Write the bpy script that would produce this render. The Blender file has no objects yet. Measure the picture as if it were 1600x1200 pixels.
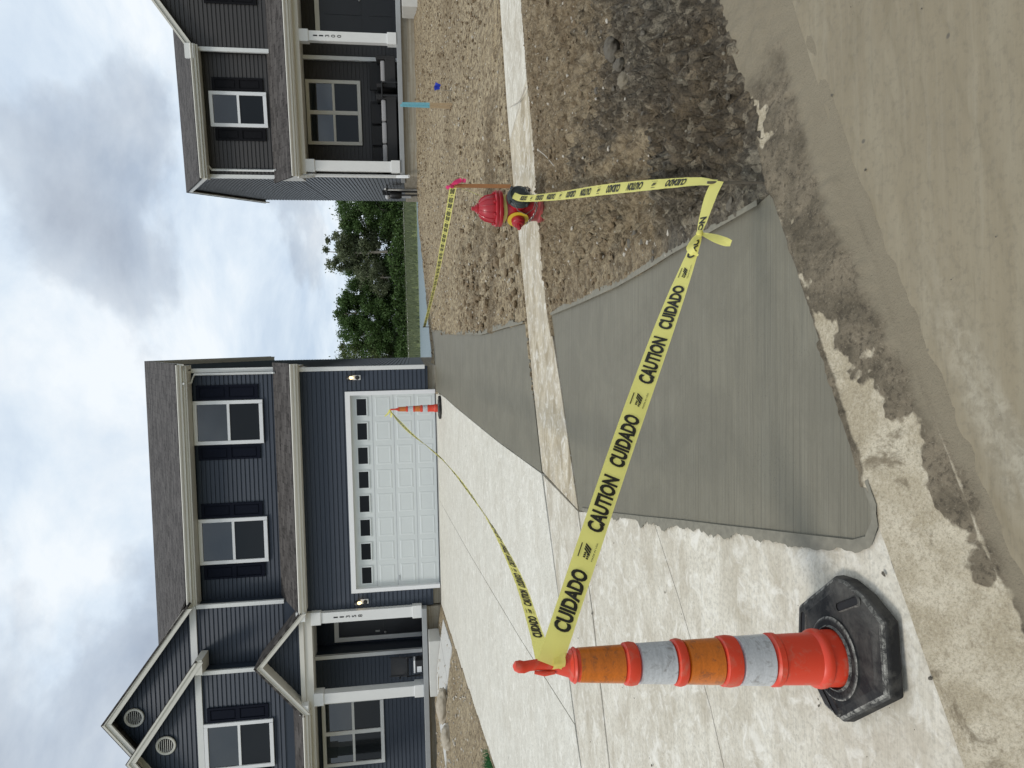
import bpy, bmesh, math, random
import numpy as np
from mathutils import Vector, Matrix

S = bpy.context.scene
COL = S.collection
R = math.radians

# ------------------------------------------------------------------ camera
EYE = Vector((0, 0, 1.45))
PITCH, ROLL = R(8.0), .0275
r0 = Vector((1, 0, 0)); fw = Vector((0, math.cos(PITCH), -math.sin(PITCH))); u0 = r0.cross(fw)
rc = r0*math.cos(ROLL) - u0*math.sin(ROLL); uc = u0*math.cos(ROLL) + r0*math.sin(ROLL)
cd = bpy.data.cameras.new('camera'); cam = bpy.data.objects.new('camera', cd); COL.objects.link(cam)
cx, cy, cz = -uc, rc, -fw                      # the phone was held upright, the picture lies on its side
cam.matrix_world = Matrix(((cx.x, cy.x, cz.x, EYE.x), (cx.y, cy.y, cz.y, EYE.y), (cx.z, cy.z, cz.z, EYE.z), (0, 0, 0, 1)))
cd.sensor_fit = 'HORIZONTAL'; cd.sensor_width = 36; cd.lens = 36*1090/1600; cd.clip_start = .05; cd.clip_end = 6000
S.camera = cam

# ------------------------------------------------------------------ world, sun, exposure
SUN_EL, SUN_AZ = R(55), R(230)                 # azimuth clockwise from +Y
W = bpy.data.worlds.new('World'); S.world = W; W.use_nodes = True
nt = W.node_tree; nt.nodes.clear()
def nn(nt, t, **k):
    n = nt.nodes.new(t)
    for a, b in k.items():
        if a == 'i':
            for q, v in b.items(): n.inputs[q].default_value = v
        else: setattr(n, a, b)
    return n
def ramp(nt, pts, interp='LINEAR'):
    n = nt.nodes.new('ShaderNodeValToRGB'); e = n.color_ramp.elements; n.color_ramp.interpolation = interp
    while len(e) < len(pts): e.new(.5)
    for q, (p, c) in zip(e, pts):
        q.position = p; q.color = (c, c, c, 1) if isinstance(c, (int, float)) else (*c, 1)
    return n
lk = nt.links.new
sky = nn(nt, 'ShaderNodeTexSky', sky_type='NISHITA', sun_disc=False, sun_elevation=SUN_EL, sun_rotation=SUN_AZ)
tc = nn(nt, 'ShaderNodeTexCoord'); sep = nn(nt, 'ShaderNodeSeparateXYZ'); lk(tc.outputs['Generated'], sep.inputs[0])
mz = nn(nt, 'ShaderNodeMath', operation='MAXIMUM', i={1: 0.0}); lk(sep.outputs[2], mz.inputs[0])
az = nn(nt, 'ShaderNodeMath', operation='ADD', i={1: .34}); lk(mz.outputs[0], az.inputs[0])
dx = nn(nt, 'ShaderNodeMath', operation='DIVIDE'); lk(sep.outputs[0], dx.inputs[0]); lk(az.outputs[0], dx.inputs[1])
dy = nn(nt, 'ShaderNodeMath', operation='DIVIDE'); lk(sep.outputs[1], dy.inputs[0]); lk(az.outputs[0], dy.inputs[1])
cmb = nn(nt, 'ShaderNodeCombineXYZ'); lk(dx.outputs[0], cmb.inputs[0]); lk(dy.outputs[0], cmb.inputs[1])
off = nn(nt, 'ShaderNodeMapping'); off.inputs['Location'].default_value = (9.2, 2.3, 0); lk(cmb.outputs[0], off.inputs[0])
cl1 = nn(nt, 'ShaderNodeTexNoise', i={'Scale': 1.35, 'Detail': 10, 'Roughness': .53, 'Distortion': .15}); lk(off.outputs[0], cl1.inputs['Vector'])
cl2 = nn(nt, 'ShaderNodeTexNoise', i={'Scale': 2.1, 'Detail': 8, 'Roughness': .6, 'Distortion': .3}); lk(off.outputs[0], cl2.inputs['Vector'])
# cloud colours are in the same physical units as the sky node
thick = ramp(nt, [(.49, 0), (.53, .5), (.66, 1)]); lk(cl1.outputs[0], thick.inputs[0])
haze = ramp(nt, [(.33, (5.2, 6.3, 7.7)), (.50, (7.2, 8.1, 9.0)), (.62, (8.7, 9.2, 9.6))]); lk(cl2.outputs[0], haze.inputs[0])
dark = ramp(nt, [(.35, (3.6, 4.1, 4.9)), (.65, (5.3, 5.85, 6.6))]); lk(cl2.outputs[0], dark.inputs[0])
mixc = nn(nt, 'ShaderNodeMix', data_type='RGBA'); lk(thick.outputs[0], mixc.inputs['Factor']); lk(haze.outputs[0], mixc.inputs['A']); lk(dark.outputs[0], mixc.inputs['B'])
cover = ramp(nt, [(.22, .8), (.42, .95)]); lk(cl1.outputs[0], cover.inputs[0])
mixs = nn(nt, 'ShaderNodeMix', data_type='RGBA'); lk(cover.outputs[0], mixs.inputs['Factor']); lk(sky.outputs[0], mixs.inputs['A']); lk(mixc.outputs['Result'], mixs.inputs['B'])
bg = nn(nt, 'ShaderNodeBackground', i={'Strength': .095}); lk(mixs.outputs['Result'], bg.inputs[0])
lk(bg.outputs[0], nn(nt, 'ShaderNodeOutputWorld').inputs[0])
sd = bpy.data.lights.new('sun', 'SUN'); sd.energy = 1.5; sd.angle = R(14); sd.color = (1, .96, .9)
sun = bpy.data.objects.new('sun', sd); COL.objects.link(sun)
sv = Vector((math.sin(SUN_AZ)*math.cos(SUN_EL), math.cos(SUN_AZ)*math.cos(SUN_EL), math.sin(SUN_EL)))
sun.rotation_euler = sv.to_track_quat('Z', 'Y').to_euler()
V = S.view_settings; V.view_transform = 'Standard'; V.look = 'None'; V.exposure = .19; V.gamma = 1; V.use_curve_mapping = False

# ------------------------------------------------------------------ materials
MATS = {}
class M:
    """small node-material writer"""
    def __init__(s, name):
        s.m = bpy.data.materials.new(name); s.m.use_nodes = True; s.nt = s.m.node_tree
        s.b = s.nt.nodes['Principled BSDF']; MATS[name] = s.m; s._o = None
    def l(s, a, b): s.nt.links.new(a, b)
    def co(s, scale=(1, 1, 1), rot=(0, 0, 0), loc=(0, 0, 0), src='Object'):
        t = nn(s.nt, 'ShaderNodeTexCoord'); m = nn(s.nt, 'ShaderNodeMapping')
        m.inputs['Scale'].default_value = scale; m.inputs['Rotation'].default_value = rot; m.inputs['Location'].default_value = loc
        s.l(t.outputs[src], m.inputs[0]); return m.outputs[0]
    def noise(s, vec, scale, detail=4, rough=.55, dist=0):
        n = nn(s.nt, 'ShaderNodeTexNoise', i={'Scale': scale, 'Detail': detail, 'Roughness': rough, 'Distortion': dist}); s.l(vec, n.inputs['Vector']); return n.outputs[0]
    def vor(s, vec, scale, feature='F1'):
        n = nn(s.nt, 'ShaderNodeTexVoronoi', feature=feature, i={'Scale': scale}); s.l(vec, n.inputs['Vector']); return n.outputs
    def ramp(s, f, pts):
        n = ramp(s.nt, pts); s.l(f, n.inputs[0]); return n.outputs[0]
    def mix(s, f, a, b, mode='MIX'):
        n = nn(s.nt, 'ShaderNodeMix', data_type='RGBA', blend_type=mode)
        for v, k in ((f, 'Factor'), (a, 'A'), (b, 'B')):
            if isinstance(v, (int, float)): n.inputs[k].default_value = v if k == 'Factor' else (v, v, v, 1)
            elif isinstance(v, tuple): n.inputs[k].default_value = (*v, 1)
            else: s.l(v, n.inputs[k])
        return n.outputs['Result']
    def math(s, op, a, b):
        n = nn(s.nt, 'ShaderNodeMath', operation=op)
        for q, v in enumerate((a, b)):
            if isinstance(v, (int, float)): n.inputs[q].default_value = v
            else: s.l(v, n.inputs[q])
        return n.outputs[0]
    def attr(s, name):
        return nn(s.nt, 'ShaderNodeAttribute', attribute_name=name).outputs['Fac']
    def bump(s, h, strength=.5, dist=.01):
        n = nn(s.nt, 'ShaderNodeBump', i={'Strength': strength, 'Distance': dist}); s.l(h, n.inputs['Height'])
        if s._o is not None: s.l(s._o, n.inputs['Normal'])
        s._o = n.outputs[0]; s.l(s._o, s.b.inputs['Normal'])
    def set(s, **k):
        for a, v in k.items():
            i = s.b.inputs[a.replace('_', ' ')]
            if hasattr(v, 'is_linked'): s.l(v, i)
            else: i.default_value = (*v, 1) if isinstance(v, tuple) and len(v) == 3 else v
        return s.m

def plain(name, c, rough=.5, var=.12, nscale=6, **k):
    m = M(name); n = m.noise(m.co(), nscale, 5)
    if nscale in (9, 15, 25): m.bump(m.noise(m.co(), nscale*4, 5, .7), .8, .01)
    m.set(Base_Color=m.mix(n, tuple(x*(1-var) for x in c), tuple(min(1, x*(1+var)) for x in c)), Roughness=rough, **k)
    return m.m

def old_concrete(name, tint, stain, mud):
    m = M(name); c = m.co(); a = R(28)
    br = m.noise(m.co((2.2, 170, 3), (0, 0, -a)), 1, 5)                     # broom marks
    big = m.noise(c, .9, 6, .6, .4); mid = m.noise(c, 4.5, 6, .65, .3); fine = m.noise(c, 60, 5, .7)
    col = m.mix(m.ramp(big, [(.35, 0), (.62, 1)]), tuple(x*.92 for x in tint), tint)
    col = m.mix(m.ramp(mid, [(.45, 0), (.70, stain)]), col, (.40, .345, .25))
    col = m.mix(m.math('MULTIPLY', m.ramp(br, [(.45, 0), (.70, 1)]), .30), col, tuple(x*.58 for x in tint))
    col = m.mix(m.ramp(fine, [(.46, 0), (.66, .6)]), col, tuple(x*.5 for x in tint))
    spots = m.vor(c, 2.6)['Distance']
    col = m.mix(m.ramp(spots, [(.035, .6), (.055, 0)]), col, (.10, .09, .075))
    st = m.noise(m.co((1.0, 2.6, 1), (0, 0, -a-.25)), 1.6, 7, .66, .7)
    col = m.mix(m.ramp(st, [(.44, 0), (.62, mud)]), col, (.30, .245, .16)); st2 = m.noise(c, 1.7, 7, .7, .9); col = m.mix(m.ramp(st2, [(.50, 0), (.62, mud*.9)]), col, (.42, .37, .285))
    lite = m.noise(c, 9, 7, .7, .8)
    col = m.mix(m.ramp(lite, [(.50, 0), (.66, .6)]), col, (.82, .79, .71))
    m.bump(br, .25, .004); m.bump(fine, .35, .003)
    return m.set(Base_Color=col, Roughness=.85, Specular_IOR_Level=.3)
old_concrete('driveway_concrete', (.70, .668, .575), .18, .16)
old_concrete('apron_concrete', (.70, .655, .55), .55, .42)
old_concrete('sidewalk_concrete', (.60, .525, .39), .5, .9)

m = M('fresh_concrete'); c = m.co(); a = R(16)
wob = nn(m.nt, 'ShaderNodeVectorMath', operation='ADD'); m.l(m.co((1.6, 190, 1), (0, 0, -a)), wob.inputs[0]); wn = nn(m.nt, 'ShaderNodeTexNoise', i={'Scale': 1.2, 'Detail': 3}); m.l(m.co(), wn.inputs['Vector']); ws = nn(m.nt, 'ShaderNodeVectorMath', operation='SCALE', i={'Scale': 2.5}); m.l(wn.outputs['Color'], ws.inputs[0]); m.l(ws.outputs[0], wob.inputs[1])
br = m.noise(wob.outputs[0], 1, 5, .65); br2 = m.noise(m.co((.5, 26, 1), (0, 0, -a)), 1, 4, .6)
pit = m.vor(c, 95)['Distance']; pm = m.noise(c, 7, 4); fine = m.noise(c, 160, 4, .7)
col = m.mix(m.noise(c, 1.4, 4), (.172, .156, .113), (.205, .188, .139))
col = m.mix(m.math('MULTIPLY', m.ramp(br2, [(.4, 0), (.72, 1)]), .45), col, (.222, .21, .165))
col = m.mix(m.math('MULTIPLY', m.ramp(br, [(.47, 0), (.70, 1)]), .62), col, (.088, .082, .062))
hole = m.math('MULTIPLY', m.ramp(pit, [(.1, 1), (.22, 0)]), m.ramp(pm, [(.52, 0), (.66, 1)]))
col = m.mix(hole, col, (.07, .066, .052)); dmp = m.noise(c, 2.6, 7, .68, .6); col = m.mix(m.ramp(dmp, [(.42, .45), (.58, 0)]), col, (.140, .128, .095))
m.bump(br, .55, .004); m.bump(fine, .3, .002); m.bump(hole, -.5, .003)
m.set(Base_Color=col, Roughness=m.ramp(br2, [(.3, .5), (.7, .68)]), Specular_IOR_Level=.35)
plain('cement_paste', (.20, .185, .142), .8, .4, 30)

m = M('dirt'); c = m.co(); wet = m.attr('wet'); grn = m.attr('tone')
n1 = m.noise(c, 1.1, 6, .6, .3); n2 = m.noise(c, 14, 7, .7, .4); n3 = m.noise(c, 75, 5, .75)
dry = m.mix(m.ramp(n1, [(.35, 0), (.65, 1)]), (.44, .345, .21), (.54, .44, .285))
dry = m.mix(m.ramp(n2, [(.40, .9), (.56, 0)]), dry, (.115, .078, .042))
dry = m.mix(m.ramp(n3, [(.55, 0), (.68, .75)]), dry, (.52, .44, .31)); dry = m.mix(m.ramp(n3, [(.34, .85), (.46, 0)]), dry, (.085, .058, .03))
wetc = m.mix(m.ramp(n1, [(.42, 0), (.62, 1)]), (.25, .22, .165), (.20, .15, .09))
wetc = m.mix(m.ramp(n2, [(.38, .85), (.60, 0)]), wetc, (.055, .046, .033)); wetc = m.mix(m.ramp(n3, [(.36, .85), (.48, 0)]), wetc, (.03, .025, .018)); wetc = m.mix(m.ramp(n3, [(.56, 0), (.68, .45)]), wetc, (.22, .198, .15))  # dark tones follow the bump hollows: soil variation plus painted crevice shade
col = m.mix(m.ramp(wet, [(.25, 0), (.75, 1)]), dry, wetc)
col = m.mix(m.math('MULTIPLY', grn, .7), col, (.15, .105, .058))
peb = m.vor(c, 34); pm = m.ramp(peb['Distance'], [(.2, 1), (.3, 0)])
sepc = nn(m.nt, 'ShaderNodeSeparateColor'); m.l(peb['Color'], sepc.inputs[0])
pk = m.math('MULTIPLY', pm, m.ramp(sepc.outputs[0], [(.86, 0), (.9, .7)]))
col = m.mix(pk, col, (.46, .42, .33))
wv_ = nn(m.nt, 'ShaderNodeVectorMath', operation='ADD'); m.l(c, wv_.inputs[0]); wn = nn(m.nt, 'ShaderNodeTexNoise', i={'Scale': 18, 'Detail': 4}); m.l(c, wn.inputs['Vector']); ws = nn(m.nt, 'ShaderNodeVectorMath', operation='SCALE', i={'Scale': .05}); m.l(wn.outputs['Color'], ws.inputs[0]); m.l(ws.outputs[0], wv_.inputs[1])
cl = m.vor(wv_.outputs[0], 26); cs = nn(m.nt, 'ShaderNodeSeparateColor'); m.l(cl['Color'], cs.inputs[0])
col = m.mix(m.math('MULTIPLY', m.ramp(cs.outputs[1], [(.35, 1), (.6, 0)]), m.ramp(wet, [(.25, .14), (.75, .5)])), col, (.085, .067, .045)); col = m.mix(m.math('MULTIPLY', m.ramp(cs.outputs[1], [(.75, 0), (.95, 1)]), m.ramp(wet, [(.25, .18), (.75, .45)])), col, (.42, .365, .265))
lumps = m.ramp(cl['Distance'], [(0, 1), (.75, 0)])
m.bump(m.math('MULTIPLY', lumps, m.ramp(wet, [(.25, .35), (.75, 1)])), 1.0, .035); m.bump(n2, .8, .04); m.bump(n3, .9, .012); m.bump(pk, .5, .008)
m.set(Base_Color=col, Roughness=m.ramp(wet, [(.4, .95), (.7, .6)]), Specular_IOR_Level=.3)

m = M('street_mud'); c = m.co(); a = R(27)
n1 = m.noise(c, .8, 5, .55, .5); n2 = m.noise(m.co((.7, 6, 1), (0, 0, -a)), 1.6, 6, .62, .3); n3 = m.noise(m.co((2.5, 60, 2), (0, 0, -a-.5)), 1, 4, .6); n4 = m.noise(c, 45, 5, .7)
col = m.mix(m.ramp(n1, [(.38, 0), (.62, 1)]), (.222, .182, .115), (.258, .215, .140))
col = m.mix(m.math('MULTIPLY', m.ramp(n2, [(.48, 0), (.68, 1)]), .55), col, (.30, .26, .18))
col = m.mix(m.math('MULTIPLY', m.ramp(n3, [(.55, 0), (.75, 1)]), .3), col, (.155, .132, .092))
sp = m.vor(c, 5.5)['Distance']; col = m.mix(m.ramp(sp, [(.03, .8), (.05, 0)]), col, (.09, .078, .06))
col = m.mix(m.attr('scrape'), col, m.mix(m.ramp(m.noise(c, 26, 5, .7, .5), [(.4, 0), (.6, 1)]), (.27, .245, .19), (.56, .52, .42)))
col = m.mix(m.ramp(n4, [(.35, .35), (.5, 0)]), col, (.14, .118, .08)); n5 = m.noise(m.co((1.4, 38, 1), (0, 0, -a+.12)), 1, 5, .65); col = m.mix(m.math('MULTIPLY', m.ramp(n5, [(.52, 0), (.72, 1)]), .22), col, (.33, .295, .22))
m.bump(n2, .12, .010); m.bump(n5, .3, .003); m.bump(n3, .45, .003); m.bump(n4, .12, .003)
m.set(Base_Color=col, Roughness=m.ramp(n1, [(.35, .42), (.65, .62)]), Specular_IOR_Level=.45)

m = M('curb_concrete'); c = m.co(); mud = m.attr('mud')
n1 = m.noise(c, 7, 7, .68, .5); n2 = m.noise(c, 55, 5, .75); n3 = m.noise(c, 130, 3, .7)
con = m.mix(m.ramp(n1, [(.4, 0), (.62, 1)]), (.40, .34, .235), (.57, .505, .38))
con = m.mix(m.ramp(n2, [(.50, 0), (.64, .55)]), con, (.27, .22, .145)); con = m.mix(m.ramp(n3, [(.36, .4), (.48, 0)]), con, (.2, .165, .11)); con = m.mix(m.ramp(n3, [(.56, 0), (.66, .3)]), con, (.66, .6, .48)); sp_ = m.noise(c, 5, 6, .7, .6); con = m.mix(m.ramp(sp_, [(.58, 0), (.66, .8)]), con, (.17, .135, .085))
mc = m.mix(m.ramp(n1, [(.38, 0), (.62, 1)]), (.10, .081, .053), (.215, .176, .12)); mc = m.mix(m.ramp(n2, [(.36, .8), (.5, 0)]), mc, (.055, .043, .028)); mc = m.mix(m.ramp(n3, [(.58, 0), (.7, .5)]), mc, (.33, .285, .205))
mk = m.math('ADD', mud, m.math('MULTIPLY', m.math('SUBTRACT', m.noise(c, 30, 7, .72, .6), .5), .7))
col = m.mix(m.ramp(mk, [(.34, 0), (.66, 1)]), con, mc)
col = m.mix(m.attr('film'), col, m.mix(n1, (.205, .172, .116), (.25, .213, .148)))
m.bump(n1, .4, .010); m.bump(n2, .8, .008); m.bump(n3, .7, .004)
m.set(Base_Color=col, Roughness=.7, Specular_IOR_Level=.3)

m = M('grass_ground'); c = m.co(); n1 = m.noise(c, .12, 6, .6); n2 = m.noise(c, 2.5, 6, .7)
col = m.mix(m.ramp(n1, [(.35, 0), (.65, 1)]), (.10, .135, .045), (.19, .20, .085))
col = m.mix(m.ramp(n2, [(.4, .6), (.65, 0)]), col, (.07, .085, .03))
m.bump(n2, .8, .15); m.set(Base_Color=col, Roughness=.9, Specular_IOR_Level=.2)
m = M('pond_water'); m.bump(m.noise(m.co((1, .6, 1)), 5, 4, .65), .6, .12)
m.set(Base_Color=(.13, .18, .19), Roughness=.32, IOR=1.33)
plain('gravel', (.55, .53, .48), .9, .3, 8)

def siding(name, c):
    m = M(name); n = m.noise(m.co((1.5, 1.5, 40)), 1, 4); n2 = m.noise(m.co(), .6, 4)
    col = m.mix(n, tuple(x*.86 for x in c), tuple(x*1.14 for x in c)); col = m.mix(m.math('MULTIPLY', n2, .25), col, tuple(x*1.5 for x in c))
    m.bump(n, .12, .002); m.set(Base_Color=col, Roughness=.45, Specular_IOR_Level=.42)
siding('siding_blue', (.026, .035, .051)); siding('siding_charcoal', (.036, .033, .031))
plain('shutter_navy', (.006, .008, .016), .8, Specular_IOR_Level=.12); plain('shutter_black', (.009, .009, .011), .8, Specular_IOR_Level=.12)
plain('trim_white', (.70, .70, .68), .45, .04); plain('trim_cream', (.62, .60, .54), .5, .05)
plain('vinyl_white', (.76, .76, .76), .4, .03); plain('door_white', (.60, .63, .62), .42, .03, 3); plain('door_black', (.012, .012, .015), .35)
plain('inside_shade', (.008, .008, .009), .8); plain('aluminium_grey', (.42, .43, .44), .45)  # the near-black stands in for shade inside openings
plain('black_plastic', (.015, .015, .016), .45); plain('wicker_dark', (.022, .021, .021), .75, .4, 40); plain('cushion_grey', (.36, .35, .35), .9, .1, 20)
plain('digit_black', (.006, .006, .006), .5)
m = M('foundation'); n = m.noise(m.co((.8, .8, 22)), 1, 6, .65); n2 = m.noise(m.co(), 9, 6, .7)
col = m.mix(m.ramp(n, [(.4, 0), (.6, 1)]), (.26, .225, .165), (.36, .33, .265)); col = m.mix(m.ramp(n2, [(.5, 0), (.75, .5)]), col, (.2, .165, .11))
m.bump(n, .5, .012); m.bump(n2, .3, .004); m.set(Base_Color=col, Roughness=.9)
plain('porch_concrete', (.30, .31, .31), .8, .12, 5); plain('step_concrete', (.56, .55, .51), .85, .1, 5)
m = M('shingles'); c = m.co()
t = nn(m.nt, 'ShaderNodeTexBrick', offset=.5, i={'Scale': 1, 'Brick Width': .33, 'Row Height': .14, 'Mortar Size': .008, 'Bias': 0.0, 'Color1': (.022, .019, .018, 1), 'Color2': (.135, .124, .116, 1), 'Mortar': (.015, .014, .013, 1)})
m.l(m.co(src='UV'), t.inputs['Vector']); g = m.noise(c, 45, 4, .7); g2 = m.noise(m.co((14, 5, 5)), 1, 5, .7)
col = m.mix(m.ramp(g2, [(.40, 0), (.62, .6)]), t.outputs[0], (.125, .114, .106), 'MIX'); col = m.mix(m.math('MULTIPLY', g, .5), col, (.04, .036, .034))
m.bump(t.outputs[1], -.6, .012); m.bump(g, .5, .004); m.set(Base_Color=col, Roughness=.95, Specular_IOR_Level=.2)
m = M('window_glass'); m.bump(m.noise(m.co(), .9, 2), .02, .05); m.set(Base_Color=(.012, .017, .021), Roughness=.03, IOR=1.75)
m = M('garage_glass'); m.set(Base_Color=(.004, .005, .006), Roughness=.06, IOR=1.3)
m = M('screened_glass'); m.bump(m.noise(m.co(), 1.3, 2), .03, .05); m.set(Base_Color=(.008, .010, .012), Roughness=.08, IOR=1.36)
m = M('lamp_bulb'); m.set(Base_Color=(1, .8, .5), Emission_Color=(1, .72, .36), Emission_Strength=2.2)

def plastic(name, c, dirt=.25, rough=.42):
    m = M(name); co = m.co(); n = m.noise(co, 22, 6, .7, .4); n2 = m.noise(m.co((40, 40, 9)), 1, 4)
    col = m.mix(m.ramp(n, [(.52, 0), (.78, dirt)]), c, (.36, .28, .2)); col = m.mix(m.math('MULTIPLY', n2, .2), col, tuple(x*.75 for x in c))
    m.bump(n, .12, .002); m.set(Base_Color=col, Roughness=rough)
plastic('cone_red', (.68, .05, .018), .55)
def sheeting(name, c, dark):
    m = M(name); ch = nn(m.nt, 'ShaderNodeTexChecker', i={'Scale': 260}); m.l(m.co(rot=(0, 0, 0)), ch.inputs[0])
    v = m.vor(m.co((120, 120, 170)), 1)['Distance']; w = m.noise(m.co((3, 3, 60)), 1, 3); sc = m.noise(m.co(), 30, 6, .7, .6)
    col = m.mix(m.math('MULTIPLY', v, .55), c, tuple(x*.62 for x in c)); col = m.mix(m.ramp(w, [(.45, 0), (.65, .35)]), col, tuple(min(1, x*1.25) for x in c))
    col = m.mix(m.ramp(sc, [(.55, 0), (.68, .8)]), col, dark); col = m.mix(m.ramp(m.noise(m.co((8, 8, 55)), 1, 5, .7), [(.56, 0), (.68, .45)]), col, tuple(x*.45 for x in c))
    m.bump(v, .15, .001); m.set(Base_Color=col, Roughness=.33, Coat_Weight=.3, Coat_Roughness=.15)
sheeting('sheeting_orange', (.60, .155, .012), (.16, .06, .03)); sheeting('sheeting_silver', (.52, .535, .55), (.2, .19, .18))
m = M('rubber_black'); c = m.co(); n = m.noise(c, 12, 6, .7, .4); n2 = m.noise(c, 90, 5, .75)
col = m.mix(m.ramp(n2, [(.50, 0), (.80, .5)]), (.011, .011, .0115), (.035, .033, .030)); col = m.mix(m.ramp(n, [(.60, 0), (.80, .4)]), col, (.2, .19, .165))
nz = nn(m.nt, 'ShaderNodeSeparateXYZ'); m.l(nn(m.nt, 'ShaderNodeNewGeometry').outputs['Normal'], nz.inputs[0]); rim = m.ramp(nz.outputs[2], [(.55, 0), (.8, 1), (.93, 1), (.985, 0)])
col = m.mix(m.math('MULTIPLY', rim, m.ramp(m.noise(c, 38, 6, .8, .8), [(.42, 0), (.58, .85)])), col, (.36, .35, .31)); col = m.mix(m.ramp(m.noise(c, 7, 6, .7, .5), [(.46, 0), (.72, .55)]), col, (.13, .122, .105))
m.bump(n2, .3, .002); m.set(Base_Color=col, Roughness=.7, Specular_IOR_Level=.3)
def tape(name, c, tr):
    m = M(name); n = m.noise(m.co(), 9, 4); m.set(Base_Color=m.mix(n, c, tuple(x*.88 for x in c)), Roughness=.38)
    m.bump(m.noise(m.co((60, 60, 60)), 1, 3), .1, .002)
    if tr:
        t = nn(m.nt, 'ShaderNodeBsdfTranslucent', i={'Color': (*c, 1)}); mx = nn(m.nt, 'ShaderNodeMixShader', i={0: .36})
        m.l(m.b.outputs[0], mx.inputs[1]); m.l(t.outputs[0], mx.inputs[2]); m.l(mx.outputs[0], m.nt.nodes['Material Output'].inputs[0])
tape('tape_yellow', (.96, .90, .27), True); tape('tape_ink', (.015, .014, .008), False)
tape('ribbon_pink', (.85, .06, .22), True)
m = M('hydrant_red'); c = m.co(); n = m.noise(c, 14, 6, .7)
sp = nn(m.nt, 'ShaderNodeSeparateXYZ'); m.l(m.co(), sp.inputs[0])
dust = m.math('MULTIPLY', m.ramp(sp.outputs[2], [(.0, 1), (.2, 0)]), m.ramp(n, [(.35, .2), (.6, .8)]))
col = m.mix(n, (.30, .008, .016), (.42, .014, .024)); col = m.mix(dust, col, (.34, .22, .17))
m.bump(n, .12, .006); m.set(Base_Color=col, Roughness=.36, Coat_Weight=.15)
plain('hydrant_grey', (.035, .042, .042), .5, .3, 18); plain('hydrant_yellow', (.62, .44, .03), .45, .15, 20); plain('steel', (.32, .31, .29), .4, .3, 30, Metallic=.8)
plain('rusty_steel', (.15, .13, .10), .6, .4, 40, Metallic=.4)
plain('lath_wood', (.40, .29, .17), .85, .25, 30); plain('stake_brown', (.30, .135, .05), .8, .25, 30); plain('paint_teal', (.16, .40, .47), .8, .3, 40); plain('flag_blue', (.008, .035, .44), .5, .1)
plain('fieldstone', (.40, .35, .27), .85, .25, 9); plain('grey_stone', (.19, .16, .11), .85, .25, 15); plain('clod', (.185, .135, .078), .95, .35, 25); plain('clod_wet', (.12, .104, .078), .75, .35, 25); plain('pebble', (.44, .40, .33), .85, .3, 6)
plain('bark', (.15, .13, .105), .9, .3, 4); plain('bark_pale', (.34, .31, .26), .9, .25, 4)
def leaf(name, c):
    m = M(name); n = m.noise(m.co(), .5, 3); n2 = m.noise(m.co(), 3, 3)
    col = m.mix(n, tuple(x*.7 for x in c), tuple(x*1.3 for x in c)); col = m.mix(m.math('MULTIPLY', n2, .35), col, tuple(x*.5 for x in c)); m.set(Base_Color=col, Roughness=.6, Specular_IOR_Level=.3)
    t = nn(m.nt, 'ShaderNodeBsdfTranslucent'); m.l(col, t.inputs[0]); mx = nn(m.nt, 'ShaderNodeMixShader', i={0: .25})
    m.l(m.b.outputs[0], mx.inputs[1]); m.l(t.outputs[0], mx.inputs[2]); m.l(mx.outputs[0], m.nt.nodes['Material Output'].inputs[0])
leaf('leaf_a', (.078, .135, .038)); leaf('leaf_b', (.13, .17, .06)); leaf('leaf_c', (.15, .175, .095)); leaf('blade_green', (.035, .15, .045))

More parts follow.
